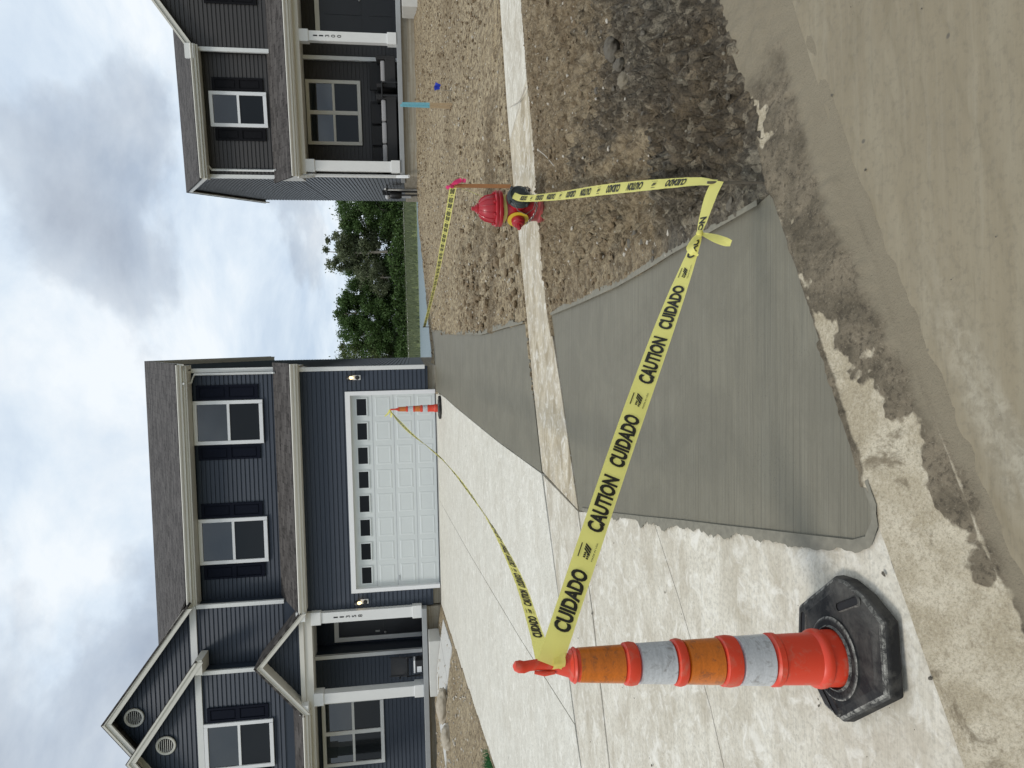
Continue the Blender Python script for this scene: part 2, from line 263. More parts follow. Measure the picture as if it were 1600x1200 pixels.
# ------------------------------------------------------------------ mesh helpers
class MB:
    def __init__(s): s.v = []; s.f = []; s.mi = []; s.cur = 0
    def add(s, vs, fs):
        o = len(s.v); s.v += [tuple(p) for p in vs]; s.f += [tuple(o+i for i in f) for f in fs]; s.mi += [s.cur]*len(fs); return s
    def box(s, x0, x1, y0, y1, z0, z1):
        return s.add([(x0, y0, z0), (x1, y0, z0), (x1, y1, z0), (x0, y1, z0), (x0, y0, z1), (x1, y0, z1), (x1, y1, z1), (x0, y1, z1)],
                     [(3, 2, 1, 0), (4, 5, 6, 7), (0, 1, 5, 4), (1, 2, 6, 5), (2, 3, 7, 6), (3, 0, 4, 7)])
    def prism_y(s, poly, y0, y1):          # polygon in (x,z), pushed along y
        n = len(poly)
        return s.add([(x, y0, z) for x, z in poly]+[(x, y1, z) for x, z in poly],
                     [tuple(range(n)), tuple(range(2*n-1, n-1, -1))]+[(i, i+n, (i+1) % n+n, (i+1) % n) for i in range(n)])
    def prism_x(s, poly, x0, x1):          # polygon in (y,z)
        n = len(poly)
        return s.add([(x0, y, z) for y, z in poly]+[(x1, y, z) for y, z in poly],
                     [tuple(range(n)), tuple(range(2*n-1, n-1, -1))]+[(i, i+n, (i+1) % n+n, (i+1) % n) for i in range(n)])
    def prism_z(s, poly, z0, z1):
        n = len(poly)
        return s.add([(x, y, z0) for x, y in poly]+[(x, y, z1) for x, y in poly],
                     [tuple(range(n-1, -1, -1)), tuple(range(n, 2*n))]+[(i, (i+1) % n, (i+1) % n+n, i+n) for i in range(n)])
    def tube(s, pts, rad, n=8, cap=True):
        pts = [Vector(p) for p in pts]; rs = rad if isinstance(rad, (list, tuple)) else [rad]*len(pts)
        vs, fs = [], []; up = None
        for i, p in enumerate(pts):
            d = (pts[min(i+1, len(pts)-1)]-pts[max(i-1, 0)]).normalized()
            if up is None: up = Vector((0, 0, 1)) if abs(d.z) < .9 else Vector((1, 0, 0))
            a = d.cross(up).normalized(); b = a.cross(d).normalized(); up = b
            vs += [p+(a*math.cos(2*math.pi*k/n)+b*math.sin(2*math.pi*k/n))*rs[i] for k in range(n)]
        for i in range(len(pts)-1):
            for k in range(n): fs.append((i*n+k, i*n+(k+1) % n, (i+1)*n+(k+1) % n, (i+1)*n+k))
        if cap: fs += [tuple(range(n-1, -1, -1)), tuple(range((len(pts)-1)*n, len(pts)*n))]
        return s.add(vs, fs)
    def lathe(s, prof, n=32, o=(0, 0, 0), axis=None):
        q = Vector((0, 0, 1)).rotation_difference(Vector(axis)) if axis else None
        vs, fs = [], []
        for r, z in prof:
            for k in range(n):
                p = Vector((r*math.cos(2*math.pi*k/n), r*math.sin(2*math.pi*k/n), z))
                if q: p = q @ p
                vs.append(p+Vector(o))
        for i in range(len(prof)-1):
            for k in range(n): fs.append((i*n+k, i*n+(k+1) % n, (i+1)*n+(k+1) % n, (i+1)*n+k))
        fs += [tuple(range(n-1, -1, -1)), tuple(range((len(prof)-1)*n, len(prof)*n))]
        return s.add(vs, fs)
    def build(s, name, mat, parent=None, smooth=False, bevel=0, seg=2, uv=None):
        me = bpy.data.meshes.new(name); me.from_pydata(s.v, [], s.f)
        mats = mat if isinstance(mat, (list, tuple)) else [mat]
        for q in mats: me.materials.append(MATS[q])
        if len(mats) > 1: me.polygons.foreach_set('material_index', s.mi)
        bm = bmesh.new(); bm.from_mesh(me); bmesh.ops.recalc_face_normals(bm, faces=bm.faces)
        if uv:
            L = bm.loops.layers.uv.new('uv')
            for f in bm.faces:
                for l in f.loops: l[L].uv = uv(l.vert.co)
        bm.to_mesh(me); bm.free()
        if smooth: me.polygons.foreach_set('use_smooth', [True]*len(me.polygons)); me.set_sharp_from_angle(angle=R(38))
        o = bpy.data.objects.new(name, me); COL.objects.link(o); o.parent = parent
        if bevel:
            b = o.modifiers.new('bevel', 'BEVEL'); b.width = bevel; b.segments = seg; b.limit_method = 'ANGLE'; b.angle_limit = R(35)
        return o
def B(*a): return MB().box(*a)
def tag(o, label, cat, group=None):
    o['label'] = label; o['category'] = cat
    if group: o['group'] = group
    return o
def struct(o): o['kind'] = 'structure'; return o
def stuff(o): o['kind'] = 'stuff'; return o
def empty(name, loc=(0, 0, 0), rz=0):
    o = bpy.data.objects.new(name, None); COL.objects.link(o); o.location = loc; o.rotation_euler = (0, 0, rz); o.empty_display_size = .2; return o
def copy_tree(o, parent=None):
    c = o.copy(); COL.objects.link(c); c.parent = parent
    for ch in list(o.children): copy_tree(ch, c)
    return c
def text_mesh(txt, size=1.0, bold=0.0):
    cu = bpy.data.curves.new('t', 'FONT'); cu.body = txt; cu.size = size; cu.resolution_u = 3; cu.offset = bold
    o = bpy.data.objects.new('t', cu); COL.objects.link(o); bpy.context.view_layer.update()
    me = o.evaluated_get(bpy.context.evaluated_depsgraph_get()).to_mesh()
    vs = [tuple(v.co) for v in me.vertices]; fs = [tuple(p.vertices) for p in me.polygons]
    bpy.data.objects.remove(o); bpy.data.curves.remove(cu)
    x0 = min(v[0] for v in vs); x1 = max(v[0] for v in vs); y0 = min(v[1] for v in vs); y1 = max(v[1] for v in vs)
    return [((v[0]-x0)/(x1-x0), (v[1]-y0)/(y1-y0)) for v in vs], fs, (x1-x0)/(y1-y0)

# noise for relief, in numpy
def vnoise(x, y, seed=0):
    xi = np.floor(x).astype(np.int64); yi = np.floor(y).astype(np.int64); fx = x-xi; fy = y-yi
    fx = fx*fx*fx*(fx*(fx*6-15)+10); fy = fy*fy*fy*(fy*(fy*6-15)+10)
    def h(a, b):
        n = (a*374761393+b*668265263+seed*974634777) & 0xffffffff
        n = ((n ^ (n >> 13))*1274126177) & 0xffffffff
        return ((n ^ (n >> 16)) & 0xffff)/65535.
    a, b, c, d = h(xi, yi), h(xi+1, yi), h(xi, yi+1), h(xi+1, yi+1)
    return (a*(1-fx)+b*fx)*(1-fy)+(c*(1-fx)+d*fx)*fy
def fbm(x, y, f, o=4, g=.5, seed=0):
    t = 0; a = 1; s = 0
    for k in range(o): t = t+a*(vnoise(x*f+17.3*k, y*f-9.1*k, seed+k)-.5); s += a; a *= g; f *= 2.03
    return t/s*2
def ridge(x, y, f, o=3, seed=0):
    t = 0; a = 1; s = 0
    for k in range(o): t = t+a*(1-np.abs(2*vnoise(x*f+5*k, y*f+3*k, seed+k)-1)); s += a; a *= .5; f *= 2.1
    return t/s
def billow(x, y, f, o=3, g=.5, seed=0):
    t = 0; a = 1; s = 0
    for k in range(o): t = t+a*np.abs(2*vnoise(x*f+11.7*k, y*f-4.3*k, seed+k)-1); s += a; a *= g; f *= 2.17
    return t/s
sst = lambda a, b, x: (lambda t: t*t*(3-2*t))(np.clip((x-a)/(b-a), 0, 1))

# ------------------------------------------------------------------ lie of the land (metres; camera at x=y=0)
CURB = np.array([(-40, -14), (-6, -1.0), (-2.2, .98), (-1.01, 1.62), (-.42, 1.95), (.31, 2.31), (.71, 2.51), (1.4, 2.78), (1.9, 2.98), (4, 3.7), (12, 5.6), (60, 14)])
SWN = np.array([(-40, -6.), (-6, 3.3), (-2.54, 4.4), (-1.62, 4.75), (-.95, 5.11), (-.65, 5.28), (.01, 5.65), (.67, 6.06), (1.77, 6.37), (2.52, 6.56), (3.04, 6.75), (3.86, 6.95), (12, 8.9), (60, 19)])
SWF = np.array([(-40, -5), (-6, 4.1), (-2.9, 5.13), (-1.87, 5.79), (-.82, 6.43), (.01, 6.83), (.79, 7.12), (2.22, 7.75), (3.26, 8.1), (4.05, 8.3), (4.72, 8.46), (12, 10.2), (60, 20.5)])
def ip(t, T): return np.interp(t, T[:, 0], T[:, 1])
def H(x, y):
    x = np.asarray(x, float); y = np.asarray(y, float)
    yc = ip(x, CURB); y1 = ip(x, SWN); y2 = ip(x, SWF)
    zh = np.interp(x, [-30, -7, -5.6, 1, 5, 30], [1.1, 1.12, .9, .9, 1.17, 1.3]); yh = np.interp(x, [-30, 0, 5, 30], [19., 17.9, 19.3, 17])
    z = np.where(y < yc, .06-np.clip((yc-y)/.36, 0, 1)*.075+np.clip((yc-y-.36)*.015, 0, .12), 0)
    z = np.where((y >= yc) & (y < y1), .06+.2*np.clip((y-yc)/np.maximum(y1-yc, .1), 0, 1), z)
    z = np.where((y >= y1) & (y < y2), .26+.025*np.clip((y-y1)/np.maximum(y2-y1, .1), 0, 1), z)
    z = np.where(y >= y2, .285+(zh-.285)*np.clip((y-y2)/(yh-y2), 0, 1), z)
    return z+np.interp(y, [0, 20, 26, 36, 42, 70, 80, 122, 3000], [0, 0, -.2, -.8, -.95, -.95, -.5, 1.0, 1.4])
def h1(x, y): return float(H(x, y))

APRON = [(.59, 5.93), (.3, 5.77), (.01, 5.61), (-.32, 5.43), (-.65, 5.24), (-.95, 5.07), (-.93, 4.92), (-.85, 4.3), (-.78, 3.79), (-.71, 3.3), (-.65, 2.85), (-.58, 2.34), (-.54, 2.05), (-.51, 1.99), (-.46, 1.965), (-.42, 1.965),
         (-.27, 2.05), (-.13, 2.12), (-.03, 2.17), (.31, 2.32), (.58, 2.46), (.71, 2.53), (.69, 2.66), (.67, 3.0), (.65, 3.4), (.62, 3.73), (.60, 4.2), (.59, 4.9)]
FRESH = [(1.5, 19.0), (.62, 18.3), (-.13, 17.82), (-.25, 15.7), (-.40, 13.75), (-.53, 11.8), (-.65, 9.99), (-.73, 8.7), (-.78, 7.67), (-.82, 6.9), (-.84, 6.46), (-.4, 6.67), (.01, 6.87), (.62, 7.11), (.66, 8.08), (.72, 10), (.95, 13), (1.2, 16)]
POLYS = [APRON, FRESH]
def inpoly(x, y, P):
    r = np.zeros(x.shape, bool); n = len(P)
    for i in range(n):
        (xa, ya), (xb, yb) = P[i], P[(i+1) % n]
        c = ((ya > y) != (yb > y))
        with np.errstate(divide='ignore', invalid='ignore'): r ^= c & (x < (xb-xa)*(y-ya)/(yb-ya)+xa)
    return r

def gridmesh(name, X, Y, Z, mat, attrs=None, keep=None, parent=None):
    ny, nx = X.shape; idx = np.arange(nx*ny).reshape(ny, nx)
    q = np.stack([idx[:-1, :-1], idx[:-1, 1:], idx[1:, 1:], idx[1:, :-1]], -1).reshape(-1, 4)
    co = np.stack([X, Y, Z], -1).reshape(-1, 3)
    if keep is not None:
        k = keep.reshape(-1); q = q[k[q].all(1)]; u, inv = np.unique(q, return_inverse=True); q = inv.reshape(-1, 4); co = co[u]
    else: u = None
    me = bpy.data.meshes.new(name); me.vertices.add(len(co)); me.vertices.foreach_set('co', co.ravel())
    me.loops.add(q.size); me.loops.foreach_set('vertex_index', q.ravel().astype(np.int32))
    me.polygons.add(len(q)); me.polygons.foreach_set('loop_start', np.arange(0, q.size, 4, dtype=np.int32))
    me.polygons.foreach_set('use_smooth', np.ones(len(q), bool)); me.update(calc_edges=True); me.materials.append(MATS[mat])
    for an, av in (attrs or {}).items():
        a = me.attributes.new(an, 'FLOAT', 'POINT'); d = np.broadcast_to(av, X.shape).reshape(-1); a.data.foreach_set('value', (d if u is None else d[u]).astype(np.float32))
    o = bpy.data.objects.new(name, me); COL.objects.link(o); o.parent = parent; return o

# ------------------------------------------------------------------ ground, pond, street
gx = np.concatenate([np.linspace(-1500, -60, 14), np.linspace(-50, 50, 101), np.linspace(60, 1500, 14)])
gy = np.concatenate([np.linspace(-300, -10, 10), np.linspace(-8, 130, 139), np.linspace(150, 3000, 16)])
X, Y = np.meshgrid(gx, gy); near = (Y < 27)
Z = H(X, Y)+np.where(Y > 60, fbm(X, Y, .03, 3)*.5*sst(95, 140, Y), 0)-np.where(near, .25, .04)
struct(gridmesh('ground', X, Y, Z, 'grass_ground'))
X, Y = np.meshgrid(np.linspace(-60, 70, 40), np.linspace(32, 82, 20)); struct(gridmesh('pond', X, Y, X*0+.62, 'pond_water'))
X, Y = np.meshgrid(np.linspace(-40, 70, 120), np.linspace(118.5, 121.2, 6)); struct(gridmesh('gravel_path', X, Y, H(X, Y)+.18+fbm(X, Y, .03, 3)*.5*sst(95, 140, Y), 'gravel'))

# yard between the sidewalk and the houses
yy = [6.2]
while yy[-1] < 40: yy.append(yy[-1]+max(.03, .0034*yy[-1]))
X, Y = np.meshgrid(np.arange(-.2, 15, .045), np.array(yy)); yf = ip(X, SWF)
rel = fbm(X, Y, .5, 3, .5, 3)*.035+fbm(X, Y, 3.2, 4, .55, 9)*.022+(ridge(X*.2, Y, 2.6, 3, 5)-.5)*.05
lump = sst(.15, .5, fbm(X, Y, 1.1, 2, .5, 21))*sst(3.2, 1.2, np.abs(X-1.6))*sst(16, 9, Y)
rel = rel+lump*(billow(X, Y, 5, 3, .6, 40)-.25)*.13+(billow(X, Y, 6, 3, .6, 41)-.3)*.03
Z = H(X, Y)+.012+rel*sst(-.02, .35, Y-yf)
inside = inpoly(X, Y, FRESH) | (Y < yf+.01)
Z = np.where(inside, H(X, Y)-.08, Z)
struct(gridmesh('dirt_yard', X, Y, Z, 'dirt', {'wet': .12+.12*fbm(X, Y, .6, 3)+.25*lump, 'tone': np.clip(lump*.6+.1+.55*fbm(X*.5, Y, .9, 4, .6, 140)+.3*(ridge(X*.2, Y, 2.6, 2, 5)-.5), 0, 1)}, Y > yf-.15))
# verge between the sidewalk and the curb
def verge(X, Y):
    y1 = ip(X, SWN); dc = Y-ip(X, CURB)
    wet = sst(2.5, .5, dc+fbm(X, Y, .8, 4, .6, 77)*1.5+fbm(X, Y, 6, 4, .6, 79)*.45+(X-1.)*-.12)
    rough = .35+.65*wet
    wx = X+.06*fbm(X, Y, 3, 2, .5, 91); wy = Y+.06*fbm(X, Y, 3, 2, .5, 92)
    rel = fbm(X, Y, .9, 3, .5, 12)*.04+(billow(wx, wy, 4.2, 2, .6, 31)-.35)*.07*rough+(billow(wx, wy, 8, 2, .6, 33)-.3)*.15*rough+(billow(wx, wy, 19, 2, .6, 44)-.3)*.12*(.25+.75*rough)
    rel = rel+sst(.3, .6, fbm(wx, wy, 2.6, 3, .6, 50))*.04+(ridge(X*.3, Y, 4, 2, 6)-.5)*.03*(1-wet)
    Z = H(X, Y)+rel*sst(-.03, .2, y1-Y)*np.where(X < .9, sst(.0, .35, X-.62), 1)*sst(-.05, .12, dc)+.02*sst(0, .3, dc)
    return Z, wet
X, Y = np.meshgrid(np.arange(.4, 8.2, .0165), np.arange(2.35, 8.2, .0165)); y1 = ip(X, SWN); yc = ip(X, CURB)
Z, wet = verge(X, Y)
ap = inpoly(X, Y, APRON); Z = np.where(ap, H(X, Y)-.05, Z)
Z = np.where(Y > y1-.008, H(X, Y)-.08, Z)
struct(gridmesh('dirt_verge', X, Y, Z, 'dirt', {'wet': wet, 'tone': np.clip(.75+.6*fbm(X, Y, .8, 4, .6, 66), 0, 1)*(1-wet)}, (Y < y1+.1) & (Y > yc-.04+.05*fbm(X, Y, 3, 3))))
# bed left of the driveway
X, Y = np.meshgrid(np.arange(-13, -4.9, .06), np.arange(7, 18.6, .06)); ed = np.interp(Y, [5, 9.28, 18.5], [-4.9, -5.16, -5.66])
Z = H(X, Y)+.01+(fbm(X, Y, 1, 3)*.02+fbm(X, Y, 5, 4)*.02)*sst(0, .3, ed-X)
struct(gridmesh('dirt_bed', X, Y, np.where(X > ed, H(X, Y)-.08, Z), 'dirt', {'wet': .1+.1*fbm(X, Y, .7, 3), 'tone': .1}, X < ed+.12))
# street slicked with mud
T = np.concatenate([np.arange(0, 1.4, .014), np.arange(1.4, 7, .08)]); X, TT = np.meshgrid(np.arange(-4, 7, .02), T)
Y = ip(X, CURB)-.33-TT
ca, sa = math.cos(R(26)), math.sin(R(26)); ua = X*ca+Y*sa; vb = -X*sa+Y*ca
rel = fbm(ua*.35, vb*2.6, 1.2, 4, .5, 7)*.006+fbm(X, Y, 6, 4, .6, 8)*.0035
track = sst(.5, .8, ridge(ua*.15+.2*vb, vb*1.4, 1.1, 2, 61)); rel = rel-track*.006*(1+fbm(ua*2, vb*9, 4, 2, .5, 5))
scr = sst(.13, .02, np.abs(TT-.16-.05*fbm(ua, ua*0, .9, 2, .5, 3)-.16*sst(-.1, -1., X)))*sst(.6, -.3, X)*sst(-.25, .35, fbm(ua*.5, vb*6, 3, 4, .6, 13)+.12)
struct(gridmesh('street', X, Y, H(X, Y)+rel+.004, 'street_mud', {'scrape': scr*.38}))
# rolled curb and gutter
s = np.arange(-3.2, 7, .011); T = np.linspace(-.02, .42, 34); X, TT = np.meshgrid(s, T); Y = ip(X, CURB)-TT
n1 = fbm(X, Y, 3.2, 5, .6, 18); n2 = fbm(X, Y, 11, 4, .6, 19)
wl_ = np.interp(X, [-3, -.9, -.6, -.35, -.1, .15, .3, .88, .94, 1.02, 1.1, 1.2], [.36, .35, .33, .25, .17, .10, .0, -.03, .11, .13, .07, -.05])
n3 = fbm(X, Y, 28, 3, .6, 23)
mud = np.clip(.5+(TT-wl_-n1*.12-n2*.09-n3*.05)*16, 0, 1)*np.where(X < -.55, sst(.27, .31, TT), 1)
mud = np.maximum(mud, sst(.015, -.015, TT+n2*.02)*(X > -.4))
Z = H(X, Y)+.003+mud*(.006+np.abs(n2)*.018+n3*.006)*sst(.33, .24, TT)+n2*.003
lip = sst(.009, 0, np.abs(TT-.315-.012*fbm(X, X*0, 1.5, 3)))*sst(.75, .1, X)*sst(-.35, .05, n1+.1)
Z = Z+lip*.006-sst(.36, .41, TT)*.02; mud = mud-lip*.8
fe = np.interp(X, [-.35, .15, .6], [.315, .24, .19]); film = np.maximum(sst(0, .05, TT-fe+n2*.03+n1*.05*(X > -.2)), sst(1.02, 1.30, X+n1*.25+n2*.08))-lip*.7
Z = np.where(inpoly(X, Y, APRON), H(X, Y)-.04, Z)
struct(gridmesh('curb', X, Y, Z, 'curb_concrete', {'mud': mud, 'film': film}))

# ------------------------------------------------------------------ slabs
def slab(name, poly, mat, parent=None, top=.006, thick=.14, step=.35, edge=.012, drop=.008, wob=0):
    bm = bmesh.new(); P = []
    rnd = random.Random(len(poly)*7)
    for i in range(len(poly)):
        a, b = poly[i], poly[(i+1) % len(poly)]; L = math.dist(a, b); k = max(1, int(L/.12))
        for j in range(k): P.append((a[0]+(b[0]-a[0])*j/k+rnd.uniform(-wob, wob), a[1]+(b[1]-a[1])*j/k+rnd.uniform(-wob, wob)))
    f = bm.faces.new([bm.verts.new((x, y, 0)) for x, y in P])
    if f.normal.z == 0: f.normal_update()
    if f.calc_center_median() is not None:
        f.normal_update()
        if f.normal.z < 0: bmesh.ops.reverse_faces(bm, faces=[f])
    bmesh.ops.inset_region(bm, faces=list(bm.faces), thickness=edge, use_even_offset=True)
    for v in bm.verts: v.co.z = -drop if v.is_boundary else 0
    xs = [p[0] for p in P]; ys = [p[1] for p in P]
    for k in range(1, int((max(xs)-min(xs))/step)+1):
        bmesh.ops.bisect_plane(bm, geom=bm.verts[:]+bm.edges[:]+bm.faces[:], plane_co=(min(xs)+k*step, 0, 0), plane_no=(1, 0, 0))
    for k in range(1, int((max(ys)-min(ys))/step)+1):
        bmesh.ops.bisect_plane(bm, geom=bm.verts[:]+bm.edges[:]+bm.faces[:], plane_co=(0, min(ys)+k*step, 0), plane_no=(0, 1, 0))
    for v in bm.verts: v.co.z += h1(v.co.x, v.co.y)+top
    be = [e for e in bm.edges if e.is_boundary]; g = bmesh.ops.extrude_edge_only(bm, edges=be)['geom']
    for v in g:
        if isinstance(v, bmesh.types.BMVert): v.co.z -= thick
    bmesh.ops.recalc_face_normals(bm, faces=bm.faces)
    me = bpy.data.meshes.new(name); bm.to_mesh(me); bm.free(); me.materials.append(MATS[mat])
    o = bpy.data.objects.new(name, me); COL.objects.link(o); o.parent = parent; return o
def swn(x): return float(ip(x, SWN))
def swf(x): return float(ip(x, SWF))
J = .006
FL = [(-.13, 17.82), (-.25, 15.7), (-.40, 13.75), (-.53, 11.8), (-.65, 9.99), (-.73, 8.7), (-.78, 7.67), (-.84, 6.46)]
dw = struct(empty('driveway'))
mid = [(-2.9, 17.9), (-2.85, 12), (-2.75, 7.5), (-2.66, 5.32)]
slab('slab', [(x-J*2, y) for x, y in FL[::-1]]+[(x+J, y) for x, y in mid]+[(-1.87, 5.80)], 'driveway_concrete', dw)
slab('slab', [(x-J, y) for x, y in mid[::-1]]+[(-5.64, 18.2), (-5.44, 13.57), (-5.16, 9.28), (-4.9, 6.5), (-4.8, 4.52), (-2.95, 5.12)], 'driveway_concrete', dw)
slab('slab', [(-.86, 6.39), (-1.87, 5.78), (-2.66, 5.27), (-2.95, 5.09), (-4.8, 4.48), (-4.7, 3.75), (-2.54, 4.42), (-1.62, 4.77), (-.97, 5.12)], 'apron_concrete', dw)
cr = [(-.772, 3.685), (-1.1, 3.36), (-1.5, 3.02), (-2.2, 2.6), (-3.4, 2.0)]
slab('slab', [(-.97, 5.09), (-.94, 4.92), (-.86, 4.3), (-.79, 3.79)]+[(x, y+J*.6) for x, y in cr]+[(-4.2, 1.7), (-4.7, 3.73), (-2.54, 4.39), (-1.62, 4.74)], 'apron_concrete', dw)
slab('slab', [(x, y-J*.6) for x, y in cr[::-1]]+[(-.72, 3.3), (-.66, 2.85), (-.59, 2.34), (-.55, 2.05), (-.525, 1.985), (-.475, 1.955), (-.44, 1.952), (-.44, 1.935), (-.56, 1.90), (-.63, 1.86), (-.77, 1.78), (-1.01, 1.64), (-2.2, 1.0), (-4.0, .05), (-4.2, 1.68)], 'apron_concrete', dw)
slab('apron_slab', APRON, 'fresh_concrete', None, .012, .16, .2, .014, .012, .004); AP = bpy.data.objects['apron_slab']; struct(AP)
struct(slab('new_driveway_strip', FRESH, 'fresh_concrete', None, .010, .16, .3, .014, .012, .004))
# smear of cement paste along the apron's edges
def smear(name, line, wl, wr, seed, parent, mat='cement_paste', z=.0085):
    rnd = random.Random(seed); L, Rr = [], []; pts = []
    for i in range(len(line)-1):
        a, b = Vector(line[i]), Vector(line[i+1]); k = max(2, int((b-a).length/.012))
        pts += [a+(b-a)*j/k for j in range(k)]
    t = np.arange(len(pts))*.012; w = .45+1.0*fbm(t, t*0, 4, 6, .72, seed); w2 = .45+1.0*fbm(t, t*0+4, 5, 6, .72, seed+3)
    ends = np.clip(np.minimum(t/.75, (t[-1]-t)/.25), .10, 1); w = w*ends; w2 = w2*ends
    vs, fs = [], []
    for i, p in enumerate(pts):
        d = (pts[min(i+1, len(pts)-1)]-pts[max(i-1, 0)]).normalized(); n = Vector((-d.y, d.x))
        a = p+n*(max(.004, wl*w[i]) if wl else .02); b = p-n*(max(.003, wr*w2[i]) if wr else .02)
        vs += [(a.x, a.y, h1(a.x, a.y)+z), (p.x, p.y, h1(p.x, p.y)+z+.0015), (b.x, b.y, h1(b.x, b.y)+z)]
    for i in range(len(pts)-1): fs += [(3*i, 3*i+1, 3*i+4, 3*i+3), (3*i+1, 3*i+2, 3*i+5, 3*i+4)]
    o = MB().add(vs, fs).build(name, mat, parent, True); return o
smear('cement_smear', [(-.94, 5.0), (-.856, 4.3), (-.786, 3.79), (-.716, 3.3), (-.656, 2.85), (-.586, 2.34), (-.546, 2.05), (-.52, 1.985), (-.46, 1.952), (-.40, 1.955), (-.33, 1.995)][::-1], .085, -.0, 5, AP)
smear('cement_smear', [(.70, 2.6), (.68, 3.0), (.66, 3.4), (.635, 3.73), (.61, 4.2), (.60, 5.0), (.60, 5.9)], .0, .05, 8, AP, z=.02)
smear('cement_smear', [(.645, 7.15), (.68, 8.08), (.74, 10), (.97, 13), (1.22, 16), (1.5, 18.9)], .0, .07, 11, AP, z=.025)
# sidewalk flags
sw = struct(empty('sidewalk'))
cuts = [-.87, 1.95, 3.04, 4.4, 5.75, 7.25, 8.75, 10.3]
def swpt(x, t): return (x-.12*(t-.5)*2*1.0, swn(x-.12*(t-.5)*2)*(1-t)+swf(x-.12*(t-.5)*2)*t)
for a, b in zip(cuts[:-1], cuts[1:]):
    xs = np.linspace(a+J, b-J, 7)
    sl = .62 if a > 0 else .0                     # the flags' joints run square to the walk
    near = [(x+.0, swn(x)+.01) for x in np.linspace(a+J if a > 0 else -.955, b-J, 7)]
    far = [(x, swf(x)-.01) for x in np.linspace(a+J-(.24 if a > 0 else -.04), b-J-.24, 7)]
    if a > 0 or True: slab('slab', near+far[::-1], 'sidewalk_concrete' if a < 2.5 else 'apron_concrete', sw, .006)

# ------------------------------------------------------------------ houses
EXPO = .108
def lap_wall(root, z0, z1, xl, xr, d, mat, name='siding', side=None, phase=0):
    """clapboard courses from z0 to z1; xl, xr give the ends at a height; d = face depth; side = x of a wall that runs in depth (then xl, xr are depths)"""
    b = MB(); k = 0; z = z0+phase
    fl = xl if callable(xl) else (lambda q: xl); fr = xr if callable(xr) else (lambda q: xr)
    while z < z1-.005:
        zt = min(z+EXPO, z1); a0, a1, b0, b1 = fl(z), fl(zt), fr(z), fr(zt)
        if b0-a0 > .02:
            if b1-a1 < .005: b1 = a1 = (a1+b1)/2
            if side is None:
                o1, o2 = d-.024, d-.002
                b.add([(a0, o1, z), (b0, o1, z), (b1, o2, zt), (a1, o2, zt), (a0, d+.01, z), (b0, d+.01, z)], [(0, 1, 2, 3), (4, 5, 1, 0)])
            else:
                sg = 1 if side[1] > 0 else -1; o1, o2 = side[0]+sg*.024, side[0]+sg*.002
                b.add([(o1, a0, z), (o1, b0, z), (o2, b1, zt), (o2, a1, zt), (side[0]-sg*.01, a0, z), (side[0]-sg*.01, b0, z)], [(0, 1, 2, 3), (4, 5, 1, 0)])
        z = zt
    o = b.build(name, mat, root); return stuff(o)
def window(root, x0, x1, z0, z1, d, cols=1, trim='vinyl_white', cw=.095):
    b = MB(); t = .05
    b.box(x0, x0+cw, d-t, d, z0, z1).box(x1-cw, x1, d-t, d, z0, z1).box(x0+cw, x1-cw, d-t, d, z1-cw, z1).box(x0+cw, x1-cw, d-t-.012, d, z0, z0+cw)
    xs = np.linspace(x0+cw, x1-cw, cols+1); m = .055
    for q in xs[1:-1]: b.box(q-m, q+m, d-t+.004, d, z0+cw, z1-cw)
    o = b.build('window', trim, root, bevel=.006, seg=1)
    zm = (z0+z1)/2
    for i in range(cols):
        a, e = xs[i]+(m if i else 0), xs[i+1]-(m if i < cols-1 else 0)
        B(a, e, d-.038, d-.002, zm-.032, zm+.032).build('meeting_rail', trim, o)
        B(a, e, d-.020, d-.003, zm+.032, z1-cw).build('pane', 'window_glass', o)
        B(a, e, d-.012, d-.003, z0+cw, zm-.032).build('pane', 'screened_glass', o)
    return o
def shutter(root, x0, x1, z0, z1, d, mat):
    b = MB(); t, s = .032, .05; zm = (z0+z1)/2
    b.box(x0, x0+s, d-t, d, z0, z1).box(x1-s, x1, d-t, d, z0, z1)
    for a, c in ((z0, z0+.08), (zm-.05, zm+.05), (z1-.08, z1)): b.box(x0+s, x1-s, d-t+.001, d, a, c)
    o = b.build('shutter', mat, root)
    for a, c in ((z0+.08, zm-.05), (zm+.05, z1-.08)):
        B(x0+s, x1-s, d-.012, d-.001, a, c).build('shutter_panel', mat, o); B(x0+s+.03, x1-s-.03, d-.024, d-.013, a+.03, c-.03).build('shutter_panel', mat, o)
def roof_plane(root, name, quad, thick=.05, mat='shingles'):
    """quad: eave-left, eave-right, ridge-right, ridge-left"""
    q = [Vector(p) for p in quad]; n = (q[1]-q[0]).cross(q[-1]-q[0]).normalized()
    if n.z < 0: n = -n
    k = len(q); b = MB(); b.add([p for p in q]+[p-n*thick for p in q], [tuple(range(k)), tuple(range(2*k-1, k-1, -1))]+[(i, i+k, (i+1) % k+k, (i+1) % k) for i in range(k)])
    ax = (q[1]-q[0]).normalized(); ay = n.cross(ax)
    o0 = q[0]
    return b.build(name, mat, root, uv=lambda c: ((c-o0).dot(ax), (c-o0).dot(ay)))
def gutter(root, x0, x1, d, z, mat='trim_cream'):
    """K-style gutter with fascia; d = fascia front, z = top"""
    b = MB(); b.prism_x([(d, z), (d-.105, z), (d-.115, z-.02), (d-.10, z-.05), (d-.065, z-.075), (d-.06, z-.12), (d, z-.12)], x0, x1)
    o = b.build('gutter', mat, root); B(x0, x1, d, d+.03, z-.17, z+.02).build('fascia', mat, root); return o
